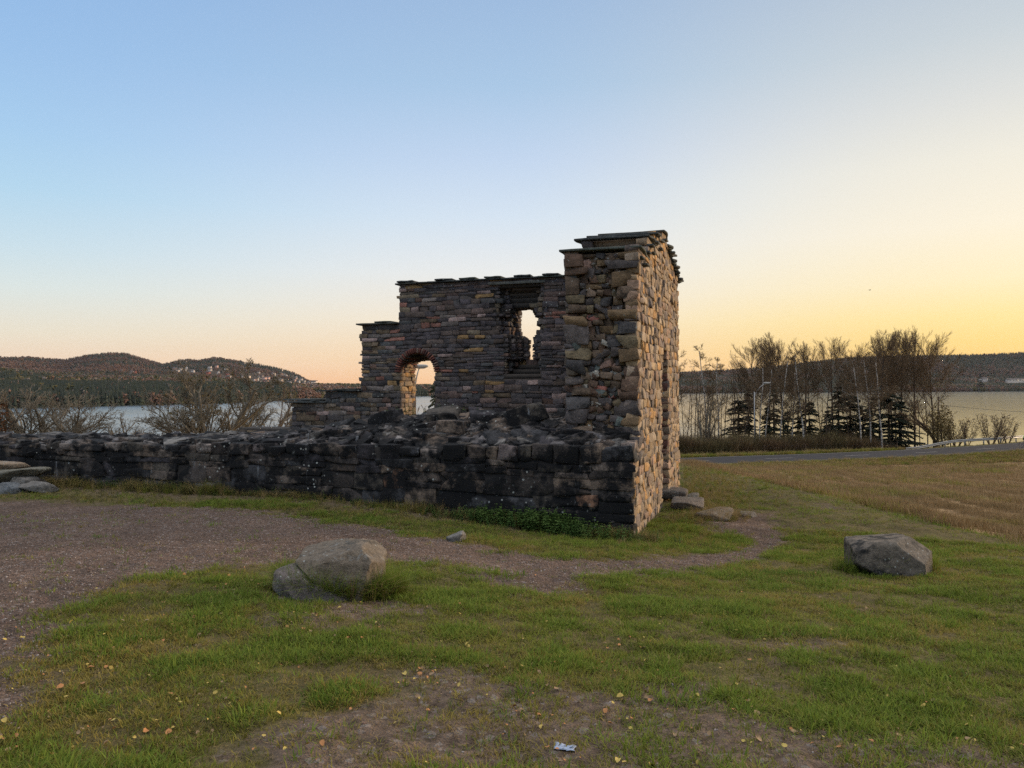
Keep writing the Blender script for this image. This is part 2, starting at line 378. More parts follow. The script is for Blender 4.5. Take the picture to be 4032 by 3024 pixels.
# lake
def build_lake():
    m_,nt,b=mat('lake_water',.06,.5)
    b.inputs['Base Color'].default_value=(.02,.035,.045,1); b.inputs['IOR'].default_value=5.5
    P=nd(nt,'NewGeometry').outputs['Position']
    mp=nd(nt,'Mapping',i_Vector=P); mp.inputs['Scale'].default_value=(.10,.32,1)
    n1=noise(nt,mp.outputs[0],1.2,6,.6)
    mp2=nd(nt,'Mapping',i_Vector=P); mp2.inputs['Scale'].default_value=(.0022,.012,1)
    calm=ramp(nt,noise(nt,mp2.outputs[0],1.0,4),[(.40,.55),(.62,1.)])
    wind=nd(nt,'MapRange',i_0=nd(nt,'SeparateXYZ',i_0=P).outputs[0],i_1=-40.,i_2=70.,i_3=1.,i_4=.05).outputs[0]   # the wind ripples the western half more
    calm=nd(nt,'Math',operation='MULTIPLY',i_0=calm,i_1=wind).outputs[0]
    h=nd(nt,'Math',operation='MULTIPLY',i_0=n1,i_1=calm).outputs[0]
    bump(nt,b,h,.8,.55)
    r=nd(nt,'MapRange',i_0=calm,i_3=.115,i_4=.20); nt.links.new(r.outputs[0],b.inputs['Roughness'])
    V=[[-9000,105,LAKE],[9000,105,LAKE],[9000,7000,LAKE],[-9000,7000,LAKE]]
    tag(mesh('lake_water',V,[np.array([[0,1,2,3]])],m_),kind='structure',label='calm lake reflecting the dusk sky')
build_lake()

# road with markings
def strip(name,off0,off1,z,mt,x0=-60,x1=140,n=160,kind='structure'):
    xs=np.linspace(x0,x1,n); ys=road_y(xs); k=np.ones(7)/7; ys=np.convolve(np.pad(ys,3,'edge'),k,'valid')
    dx=np.gradient(xs);dy=np.gradient(ys);L=np.hypot(dx,dy);nx=-dy/L;ny=dx/L
    V=np.r_[np.c_[xs+nx*off0,ys+ny*off0,np.full(n,z)],np.c_[xs+nx*off1,ys+ny*off1,np.full(n,z)]]
    i=np.arange(n-1);F=np.c_[i,i+1,i+1+n,i+n]
    return mesh(name,V,[F],mt)
M_asph=simple('road_asphalt',(.04,.04,.044),.95,.05,.25,1.2)
tag(strip('road',-3.3,3.3,-7.03,M_asph),kind='structure',label='narrow grey asphalt road')
M_line=simple('road_paint',(.25,.24,.22),.9,.1,.2,3)
def dashes():
    mb=MB()
    for x in np.arange(-20,110,9.0):
        xs=np.linspace(x,x+3,4); P=np.c_[xs,road_y(xs)]
        for i in range(3):
            a,b_=P[i],P[i+1]; d=(b_-a)/np.linalg.norm(b_-a); n=np.array([-d[1],d[0]])*.07
            mb.add([[*(a-n),-7.022],[*(b_-n),-7.022],[*(b_+n),-7.022],[*(a+n),-7.022]],[[0,1,2,3]])
    o=mb.build('road_markings',M_line); tag(o,kind='structure',label='dashed centre line of the road')
dashes()
for off in(-3.05,3.05):
    tag(strip('road_edge_line',off-.06,off+.06,-7.024,M_line),kind='structure',label='worn white edge line of the road')

# ------------------------------------------------------------------ far hills
HK=np.array([ # px, shore D, mid D, mid y, top D, top y
(-2500,380,1400,1440,3500,1420),(-1200,430,1400,1440,3500,1400),(0,507,1400,1456,3500,1405),(120,520,1400,1468,3500,1405),(250,540,1400,1484,3500,1416),(330,550,1450,1486,3500,1400),(430,570,1500,1488,3500,1388),(500,585,1500,1488,3500,1392),(560,595,1500,1488,3500,1410),(640,610,1500,1486,3500,1434),
(700,625,1550,1486,3600,1420),(740,635,1550,1486,3600,1415),(780,640,1550,1490,3600,1418),(850,670,1650,1492,3600,1406),(950,720,1700,1502,3600,1422),(1080,810,1800,1516,3600,1444),(1150,850,1850,1524,3650,1464),(1210,900,1900,1530,3700,1495),(1280,960,1900,1535,3800,1518),
(1340,1000,1900,1536,3800,1525),(1500,1100,1700,1536,4200,1531),(1700,1250,1700,1535,4500,1530),(2000,1400,2000,1531,4500,1522),(2400,1550,2200,1502,4000,1492),(2700,1650,2250,1500,3000,1465),(2900,1700,2250,1500,3000,1455),(3100,1720,2300,1495,3000,1438),(3300,1750,2300,1490,3000,1412),
(3500,1780,2350,1485,3000,1401),(3700,1820,2400,1490,3000,1399),(3860,1850,2450,1492,3000,1397),(4032,1880,2500,1490,3000,1388),(4600,1900,2500,1480,3000,1380),(6800,1900,2500,1470,3200,1370)],float)
def hillz(px,D):
    k=[np.interp(px,HK[:,0],HK[:,i]) for i in range(1,6)]
    yh=1530-.004*(px-2016)
    zm=(yh-k[2])/3000*k[1]-10; zt=(yh-k[4])/3000*k[3]-9
    zm=np.maximum(zm,-10); 
    D=np.asarray(D,float)
    z0=LAKE-2+2.5*ss(-20,25,D-k[0]); za=LAKE+6
    t0=np.clip((D-k[0]-25)/120,0,1)
    z=z0+(za-(LAKE+.5))*t0
    t1=ss(0,1,np.clip((D-k[0]-145)/(k[1]-k[0]-145),0,1)); z=np.where(D>k[0]+145,za+(zm-za)*t1,z)
    t2=np.clip((D-k[1])/(k[3]-k[1]),0,1); t2=t2*t2*(1.6-.6*t2) ; z=np.where(D>k[1],zm+(zt-zm)*t2,z)
    t3=ss(0,2500,D-k[3]); z=z*(1-t3)+20*t3*(D>k[3])
    x=(px-2016)/3000*D
    amp=ss(100,900,D-k[0])*ss(0,60,k[3]-D)
    return z+(fbm(x/260,D/260,4,77)-.5)*26*amp*np.clip((z+12)/60,.15,1)
def build_hills():
    px=np.concatenate([np.linspace(-2500,-200,30)[:-1],np.linspace(-200,4300,420),np.linspace(4300,6800,30)[1:]])
    s=np.concatenate([np.linspace(-60,200,18)[:-1],np.linspace(200,3500,110)]); 
    PX,S=np.meshgrid(px,s); D0=np.interp(PX,HK[:,0],HK[:,1])
    D=D0+S; Z=hillz(PX,D); X=(PX-2016)/3000*D
    n,m=X.shape;i=np.arange(n-1)[:,None]*m;j=np.arange(m-1)[None]
    F=np.stack([i+j,i+j+1,i+m+j+1,i+m+j],-1).reshape(-1,4)
    f=farmmask(PX.ravel(),D.ravel())
    m_,nt,b=mat('hill_ground',.95,.1); P=nd(nt,'NewGeometry').outputs['Position']
    c=mix(nt,noise(nt,P,.01,5),(.03,.026,.016),(.075,.05,.033))
    c=mix(nt,attr(nt,'farm'),c,(.11,.125,.045)); nt.links.new(c,b.inputs['Base Color'])
    o=mesh('hills',np.c_[X.ravel(),D.ravel(),Z.ravel()],[F],m_,smooth=True,col={'farm':np.c_[f,f,f]})
    tag(o,kind='structure',label='rolling hills on the far side of the lake')
def farmmask(px,D):
    a=ss(3500,3760,px)*ss(30,70,D-np.interp(px,HK[:,0],HK[:,1]))*ss(2400,2250,D)*ss(.40,.46,fbm(px/160,D/200,3,5))
    b_=ss(.67,.7,fbm(px/130,D/300,3,15))*ss(200,400,D-np.interp(px,HK[:,0],HK[:,1]))*(D<1800)*(px<1000)*0
    return np.maximum(a,b_)
build_hills()

# ------------------------------------------------------------------ scattering (ground cover and far woods only)
def scatter(name,P,rot,scl,vid,tmpl,label,kind='stuff'):
    c=bpy.data.collections.new(name+'_sources')
    for o in tmpl: c.objects.link(o)
    me=bpy.data.meshes.new(name); me.vertices.add(len(P)); me.vertices.foreach_set('co',np.asarray(P,np.float32).ravel())
    a=me.attributes.new('rot','FLOAT_VECTOR','POINT'); a.data.foreach_set('vector',np.asarray(rot,np.float32).ravel())
    scl=np.asarray(scl,np.float32)
    if scl.ndim==1: scl=np.repeat(scl[:,None],3,1)
    a=me.attributes.new('scl','FLOAT_VECTOR','POINT'); a.data.foreach_set('vector',scl.astype(np.float32).ravel())
    a=me.attributes.new('vid','INT','POINT'); a.data.foreach_set('value',np.asarray(vid,np.int32))
    ob=bpy.data.objects.new(name,me); COL.objects.link(ob)
    g=bpy.data.node_groups.new(name,'GeometryNodeTree')
    g.interface.new_socket('Geometry',in_out='INPUT',socket_type='NodeSocketGeometry'); g.interface.new_socket('Geometry',in_out='OUTPUT',socket_type='NodeSocketGeometry')
    gi=g.nodes.new('NodeGroupInput');go=g.nodes.new('NodeGroupOutput');ip=g.nodes.new('GeometryNodeInstanceOnPoints');ci=g.nodes.new('GeometryNodeCollectionInfo')
    ci.inputs['Collection'].default_value=c; ci.inputs['Separate Children'].default_value=True; ci.inputs['Reset Children'].default_value=True
    ip.inputs['Pick Instance'].default_value=True
    def na(n,t):
        x=g.nodes.new('GeometryNodeInputNamedAttribute'); x.data_type=t; x.inputs[0].default_value=n; return x.outputs[0]
    g.links.new(gi.outputs[0],ip.inputs['Points']);g.links.new(ci.outputs[0],ip.inputs['Instance'])
    g.links.new(na('vid','INT'),ip.inputs['Instance Index']); g.links.new(na('scl','FLOAT_VECTOR'),ip.inputs['Scale'])
    e2r=g.nodes.new('FunctionNodeEulerToRotation'); g.links.new(na('rot','FLOAT_VECTOR'),e2r.inputs[0]); g.links.new(e2r.outputs[0],ip.inputs['Rotation'])
    g.links.new(ip.outputs[0],go.inputs[0])
    md=ob.modifiers.new('scatter','NODES'); md.node_group=g
    tag(ob,label=label,kind=kind); return ob
def leafmat(name,c1,c2,c3=None,rough=.8,pscale=.6,trans=.0):
    """colour varies from plant to plant and in patches over the ground"""
    m,nt,b=mat(name,rough,.2)
    oi=nd(nt,'ObjectInfo').outputs['Random']; P=nd(nt,'NewGeometry').outputs['Position']
    c=mix(nt,oi,c1,c2)
    if c3: c=mix(nt,ramp(nt,noise(nt,P,pscale,4),[(.42,0.),(.62,.85)]),c,c3)
    nt.links.new(c,b.inputs['Base Color']); b.inputs['Subsurface Weight'].default_value=0
    if trans:
        t=nd(nt,'BsdfTranslucent'); nt.links.new(c,t.inputs[0]); mx=nd(nt,'MixShader',i_0=trans,i_1=b.outputs[0],i_2=t.outputs[0])
        nt.links.new(mx.outputs[0],nt.nodes['Material Output'].inputs[0])
    return m
# house spots first, so that the wood keeps clear of them
def house_spots():
    rgh=random.Random(3)
    sp=[(690,2900),(712,2850),(735,2880),(700,2780),(727,2760),(760,2700),(520,2500),(533,2520)]; out=[]
    for _ in range(86):
        px=rgh.triangular(790,1330,1130) if rgh.random()<.6 else rgh.uniform(780,1250); t=(px-800)/500
        sp.append((px,('y',rgh.uniform(1440+62*t,min(1500+58*t,1560)))))
    for px,D in sp:
        if isinstance(D,tuple):
            Dd=np.linspace(float(np.interp(px,HK[:,0],HK[:,1]))+150,3500,160); yy=(1530-.004*(px-2016))-hillz(np.full(160,px),Dd)/Dd*3000
            D=float(Dd[np.argmin(np.abs(yy-D[1]))])+rgh.uniform(-30,30)
        out.append((px,D))
    return out
HSPOT=house_spots()
# far trees -------------------------------------------------------
def far_spruce(mt,rg,k=6):
    mb=MB(); h=1.
    for t,(z0,z1,r) in enumerate([(.08,.5,.17),(.3,.75,.13),(.55,1.,.085)]):
        a=np.arange(k)*2*math.pi/k+rg.uniform(0,1); rr=r*rg.uniform(.7,1.25,k)
        V=np.r_[np.c_[np.cos(a)*rr,np.sin(a)*rr,z0+rg.uniform(-.04,.04,k)],[[0,0,z1]]]
        mb.add(V,None,[[i,(i+1)%k,k] for i in range(k)])
    return mb.build('far_spruce',mt,link=False)
def far_round(mt,rg,n=26,flat=.0):
    # loose crown of small leaf clumps
    mb=MB()
    for i in range(n):
        z=rg.uniform(.25,1); r=.30*math.sin(math.pi*min(1,max(.12,(z-.12)/1.0)))**.7*rg.uniform(.3,1); a=rg.uniform(0,6.28)
        c=np.array([r*math.cos(a),r*math.sin(a),z]); s=rg.uniform(.07,.13)
        V=c+rg.normal(0,s,(4,3)); mb.add(V,None,[[0,1,2],[0,2,3],[0,3,1],[1,3,2]])
    mb.box((0,0,.25),(.012,.012,.27))
    return mb.build('far_round_tree',mt,link=False)
def far_wood():
    rg=np.random.default_rng(5)
    Ms=leafmat('far_spruce_needles',(.018,.024,.018),(.03,.036,.022)); Mo=leafmat('far_olive_leaves',(.06,.06,.025),(.10,.085,.035))
    Mb=leafmat('far_bare_twigs',(.12,.068,.054),(.18,.105,.075)); Mr=leafmat('far_rust_leaves',(.13,.065,.035),(.17,.10,.05)); Mg=leafmat('far_grey_birch',(.12,.10,.09),(.17,.14,.12))
    T=[]
    for k in range(3):T.append(far_spruce(Ms,rg))
    for k in range(2):T.append(far_round(Mo,rg))
    for k in range(2):T.append(far_round(Mb,rg))
    T.append(far_round(Mr,rg)); T.append(far_round(Mg,rg,14))
    for i,o in enumerate(T): o.name='wood_tree_%02d'%i
    N=150000
    # sample in the picture-like fan: even in azimuth, biased to what faces us
    px=rg.uniform(-700,4800,N); D0=np.interp(px,HK[:,0],HK[:,1]); Dt=np.interp(px,HK[:,0],HK[:,4])
    u=rg.random(N); s=np.where(rg.random(N)<.4,u*260,40+(u**1.0)*(Dt+90-D0)); D=D0+6+s
    keep=(farmmask(px,D)<.5)|(rg.random(N)<.012)
    px,D,D0,Dt=px[keep],D[keep],D0[keep],Dt[keep]; N=len(px)
    X=(px-2016)/3000*D; cl=np.ones(N,bool)
    for hp,hd in HSPOT+[(3985,2330),(4012,2345),(3872,2420),(1300,2080),(1235,2050)]:
        hx=(hp-2016)/3000*hd; cl&=~((np.abs(X-hx*D/hd)<16+.003*hd)&(D>hd-(170 if hp<1240 else 260))&(D<hd+12))
    px,D,D0,Dt,X=px[cl],D[cl],D0[cl],Dt[cl],X[cl]; N=len(px); Z=hillz(px,D)
    q=fbm(X/170,D/170,4,40); q2=fbm(X/60,D/60,3,60); lo=D-D0
    left=px<1500
    con=np.clip(.35+ (q-.5)*5+.55*ss(230,90,lo)+.25*ss(2600,3400,D)-.4*(ss(500,1100,lo)*ss(2800,1800,D)),.05,.95)
    con=np.where((px<1150)&(lo<330),np.maximum(con,.93),con)
    con=np.where(left,con,np.clip(.75+(q-.5)*3,.2,.97))
    r=rg.random(N); v=np.empty(N,int)
    isc=r<con; v[isc]=rg.integers(0,3,isc.sum())
    o=~isc; pick_=rg.random(N); ol=(q2>.5)&(D<2300)
    v[o]=np.where(ol[o],np.where(pick_[o]<.75,rg.integers(3,5,o.sum()),8),np.where(pick_[o]<.82,rg.integers(5,7,o.sum()),np.where(pick_[o]<.9,7,8)))
    h=rg.uniform(8,15,N)*np.where(v<3,1.15,.95)
    near=lo<40; h=np.where(near,h*.8,h)
    scl=np.c_[h*rg.uniform(.9,1.3,N),h*rg.uniform(.9,1.3,N),h]
    # keep town glades open
    scatter('far_wood',np.c_[X,D,Z-.4],np.c_[np.zeros(N),np.zeros(N),rg.uniform(0,6.28,N)],scl,v,T,'mixed autumn woodland covering the far hills')
far_wood()
# ------------------------------------------------------------------ the church ruin
CO=np.array([1.576,9.98]); UL=np.array([-.951,.309]); VG=np.array([.309,.951])
def W(u,v,z): return np.array([CO[0]+UL[0]*u+VG[0]*v,CO[1]+UL[1]*u+VG[1]*v,z])
AU=np.array([UL[0],UL[1],0]);AV=np.array([VG[0],VG[1],0]);AZ=np.array([0,0,1.])
def fr(along,into):  # columns: along wall, into wall, up
    return np.stack([along,into,AZ],1)
def rows(z0,z1,h0,h1,rg):
    z=z0;o=[]
    while z<z1:
        h=rg.uniform(h0,h1)
        if z1-(z+h)<h0*.6:h=z1-z
        o.append((z,z+h));z+=h
    return o
def course(S,rws,iv,place,along,into,depth,lens,pal,rg,prot=.02,tilt=.02,gap=.006,jag=0.,wav=0):
    """fill each row's intervals with stones; place(s,z) gives the wall-face point at s"""
    for z0,z1 in rws:
        for a,b in iv((z0+z1)/2):
            if b-a<.05: continue
            s=a-rg.uniform(0,jag); e=b+rg.uniform(0,jag)
            while s<e-.02:
                h=z1-z0; L=rg.uniform(*lens)*(.7+.6*rg.random())*(1 if h<.16 else 1.2)
                if e-(s+L)<lens[0]*.6: L=e-s
                subs=[(z0,z1)]
                if h>.15 and rg.random()<.35: m=z0+h*rg.uniform(.35,.65); subs=[(z0,m),(m,z1)]
                for q0,q1 in subs:
                    hh=(q1-q0)/2; p=rg.uniform(-prot,prot); dd=depth*rg.uniform(.8,1.1)/2
                    zc=(q0+q1)/2+wav*math.sin(s*2.3+q0*3)
                    c=place(s+L/2,zc)+into*(dd-p)
                    M=fr(along,into)@rotm(rg.uniform(-tilt,tilt),rg.uniform(-tilt,tilt)*1.6,rg.uniform(-tilt,tilt))
                    S.add(c,(L/2-gap+rg.uniform(0,.006),dd,hh-gap+rg.uniform(-.004,.008)),M,pal(s+L/2,(q0+q1)/2))
                s+=L
rg=random.Random(11)
ruin=empty('church_ruin',(float(CO[0]),float(CO[1]),-2.0))
tag(ruin,'ruined rubble stone church with tall gable, arched doorway and broken window','ruin')
OFF=(float(CO[0]),float(CO[1]),-2.0)
# ---- far long wall with arch and window (inner face v=VA, outer face v=VB)
VA,VB=5.05,5.80
def top_arch(u):  # ragged stepped top of the wall
    if u<5.9:return 2.27
    if u<6.82:return 1.42
    if u<7.74:return -.05
    if u<8.62:return -.31
    return -.88-.05*(u>9.9)
def door_iv(z,v):
    t=(v-VA)/(VB-VA); uc,r=5.45-.0*t,.41-.03*t
    zs=.36-.02*t
    if z<zs:return (uc-r,uc+r)
    if z<zs+r: 
        w=math.sqrt(max(0,r*r-(z-zs)**2)); return (uc-w,uc+w)
    return None
HZ=np.array([.605,.61,1.04,1.06,1.13,1.20,1.236,1.295,1.376,1.44,1.525,1.62,1.69,1.75]); HL=np.array([3.11,3.11,3.12,3.17,3.27,3.34,3.41,3.30,3.37,3.31,3.35,3.33,3.20,3.12]); HR=np.array([2.99,2.99,2.99,2.98,2.94,2.89,2.84,2.82,2.90,2.85,2.90,2.95,3.08,3.08])
_rw=random.Random(4)
def win_iv(z,v):
    t=(v-VA)/(VB-VA)
    # front opening
    if z>2.15 or z<.21+.42*t: return None
    jl=.05*math.sin(z*23)+.03*math.sin(z*51+1)
    fl=3.47+(.10+.14*ss(1.2,1.7,z)+jl if z>1.1 else 0); frr=2.68-.07*ss(.8,1.3,z)-(.02*math.sin(z*31) if z>1.2 else 0)
    tt=min(1,t/.8)
    if z<HZ[0]: bl,br=3.25,2.85
    elif z<1.75: bl,br=np.interp(z,HZ,HL),np.interp(z,HZ,HR)
    else:
        if t>.42: return None
        bl,br=3.3,2.85
    if z>1.5: tt=min(1,t/.55)
    a=frr*(1-tt)+br*tt; b=fl*(1-tt)+bl*tt
    return (float(a),float(b))
def awall_iv(z,v):
    r=[]; u1=[8.62+1.55,8.62,7.74,6.82,5.9]; 
    e=1.0
    for lim in (10.1,8.6,7.72,6.8,5.88):
        if z<top_arch(lim-.05): e=max(e,lim)
    iv=[(1.0,e)] if e>1.0 else []
    for f in (door_iv,win_iv):
        o=f(z,v)
        if o:
            n=[]
            for a,b in iv:
                if o[0]>a: n.append((a,min(b,o[0])))
                if o[1]<b: n.append((max(a,o[1]),b))
            iv=n
    return [(a,b) for a,b in iv if b-a>.03]
def pal_a(u,z):
    k=ss(4.6,6.2,u)*.9+.08
    if rg.random()<.07: return pick([(.27,.13,.10),(.30,.22,.20),(.24,.15,.07)],rg)
    return pick(PAL_W if rg.random()<k else PAL_P,rg)
def arch_wall():
    rw=[]
    for a,b,h0,h1 in ((-1.75,-.31,.075,.15),(-.31,-.05,.07,.12),(-.05,1.42,.05,.115),(1.42,2.27,.05,.11)): rw+=rows(a,b,h0,h1,rg)
    S=Stones()
    course(S,rw,lambda z:awall_iv(z,VA),lambda s,z:W(s,VA,z),-AU,AV,.22,(.14,.42),pal_a,rg,prot=.014,gap=.0025,tilt=.02,wav=.012)
    # ends and reveals
    for z0,z1 in rw:
        zc=(z0+z1)/2; iv0=awall_iv(zc,VA)
        nseg=4
        for k in range(nseg):
            v=VA+.04+(VB-VA-.08)*(k+.5)/nseg; iv=awall_iv(zc,v)
            for a,b in iv:
                for ed,sg in ((a,1),(b,-1)):
                    if ed<1.05: continue
                    L=rg.uniform(.16,.3); pr=rg.uniform(-.012,.02)
                    if ed>5.87: pr=rg.uniform(-.05,.09)
                    if 2.6<ed<3.8 and zc>1.1: pr=rg.uniform(-.02,.06)
                    hv=(VB-VA)/nseg/2*rg.uniform(.95,1.12)
                    c=W(ed+sg*(L/2-pr),v+rg.uniform(-.02,.02),zc+rg.uniform(-.006,.006))
                    near_=2.6<ed<3.8
                    S.add(c,(L/2,hv,(z1-z0)/2-.004),fr(-AU,AV)@rotm(rg.uniform(-.03,.03),rg.uniform(-.04,.04),rg.uniform(-.08,.08)),
                          pick(PAL_G if (ed>5.8 and ed<5.9) else (PAL_W if not near_ else PAL_W+PAL_P),rg))
    # outer face, coarser
    rw2=rows(-1.75,2.27,.12,.2,rg)
    course(S,rw2,lambda z:awall_iv(z,VB),lambda s,z:W(s,VB,z),-AU,-AV,.22,(.25,.5),pal_a,rg)
    S.build('long_wall',M_stone,ruin,n='m',k=26,amp=.02,chop=2,offset=OFF,seed=3,chopd=(1.1,1.6),smooth=False,jit=.22)
    # mortar core
    mb=MB()
    for z0,z1 in rows(-1.8,2.25,.1,.1,rg):
        zc=(z0+z1)/2
        for k in range(5):
            v0=VA+.02+(VB-VA-.04)*k/5; v1=VA+.02+(VB-VA-.04)*(k+1)/5
            for a,b in awall_iv(zc,(v0+v1)/2):
                if b-a<.12: continue
                a2=a+.035 if a>1.05 else a
                mb.box(W((a2+b-.035)/2,(v0+v1)/2,zc),((b-.035-a2)/2,(v1-v0)/2-.0004*(k+1),(z1-z0)/2+.001*k),fr(-AU,AV))
    mb.build('mortar_core',M_mortar,ruin,offset=OFF)
    # brick arch ring, inner and outer rings of bricks
    S=Stones(); uc,zs=5.45,.36
    n=28
    for layer in range(3):
        v=VA+.10+layer*.26
        for i in range(n):
            th=math.pi*(i+.5)/n; r=.41-.012*layer+.055
            c=W(uc+math.cos(th)*r,v-.03+rg.uniform(-.01,.01),zs+math.sin(th)*r)
            rad=-AU*(-math.cos(th))+AZ*math.sin(th)
            rad=AU*math.cos(th)+AZ*math.sin(th); tan=-AU*math.sin(th)+AZ*math.cos(th)
            M=np.stack([rad,AV,tan],1)
            S.add(c,(.06,.13,.019),M,pick([(.17,.06,.045),(.13,.05,.04),(.20,.08,.055),(.09,.05,.045),(.15,.10,.08)],rg))
    S.build('brick_arch',M_brick,ruin,n=3,k=9,amp=.03,chop=0,offset=OFF,seed=9)
arch_wall()
def slab(mb,u0,u1,v0,v1,z,t=.032,tz=0,tv=0):
    M=fr(-AU,AV)@rotm(tv,tz,rg.uniform(-.012,.012))
    mb.add(Stones1((u1-u0)/2,(v1-v0)/2,t/2)@M.T+W((u0+u1)/2,(v0+v1)/2,z),TPL[6][1])
def Stones1(a,b,c):
    T=TPL[6][0].copy(); P=T/(np.sum(np.abs(T)**60,1)**(1/60))[:,None]
    K=np.random.default_rng(int(rg.random()*1e6)); 
    P=P+.05*np.sin(P[:,[1,0,0]]*K.uniform(2,5,3)+K.uniform(0,6,3))*np.array([1,1,.25])
    return P*np.array([a,b,c])
def colattr(o,c):
    a=o.data.attributes.new('Col','FLOAT_COLOR','POINT'); a.data.foreach_set('color',np.tile(np.array([*c,1],np.float32),len(o.data.vertices)))
    return o
def coping():
    def one(name,*a,**k):
        mb=MB(); slab(mb,*a,**k); o=mb.build(name,M_slate,ruin,offset=OFF,smooth=False); colattr(o,pick([(.07,.08,.07),(.055,.06,.06),(.09,.09,.08)],rg)); return o
    # tall section: continuous bed then short slabs over the joints
    for a,b in ((1.0,1.95),(1.9,2.7),(2.65,3.6),(3.55,4.4),(4.35,5.2),(5.15,5.98)):
        one('coping_slab',a,b,VA-.07,VB+.07,2.285+rg.uniform(-.004,.004))
    for a,b in ((2.28,2.62),(2.88,3.25),(3.5,3.86),(4.08,4.46),(4.62,5.02),(5.5,5.9),(1.5,1.95)):
        one('coping_slab',a,b,VA-.09,VB+.09,2.325+rg.uniform(-.004,.004))
    one('lintel_slab',2.56,3.78,VA-.05,VA+.36,2.19,t=.055)
    one('lintel_slab',2.58,3.76,VA+.34,VB,2.17,t=.055)
    for a,b,z in ((5.86,6.9,1.435),(6.05,6.45,1.47),(6.78,7.82,-.03),(6.95,7.5,.0),(7.66,8.72,-.29),(7.9,8.4,-.26),(8.0,8.75,-.235)):
        one('coping_slab',a,b,VA-.08,VB+.08,z)
    # gable steps: wide slates across the whole wall thickness
    for v0,v1,z in ((.50,1.62,1.95),(1.55,2.42,2.305),(2.35,3.2,2.495),(3.3,4.15,2.71)):
        one('gable_slab',-.04,1.13,v0,v1,z,t=.032)
    z=2.70
    for k,v in enumerate(np.arange(3.95,6.0,.36)):
        one('gable_slab',-.07-.02*(k%2),1.12,v,v+.42,z-.12-k*.072,t=.04)
        one('gable_slab',-.05,1.1,v+.1,v+.44,z-.155-k*.072,t=.026)
    for k,(v,zz) in enumerate(((.66,1.83),(1.0,1.78),(1.35,2.02),(1.62,2.17),(1.9,2.1),(2.2,2.32),(2.45,2.37),(2.75,2.31),(3.1,2.51),(3.4,2.58))):
        one('gable_slab',-.05-.02*(k%2),.16,v,v+.22,zz,t=.026)
coping()
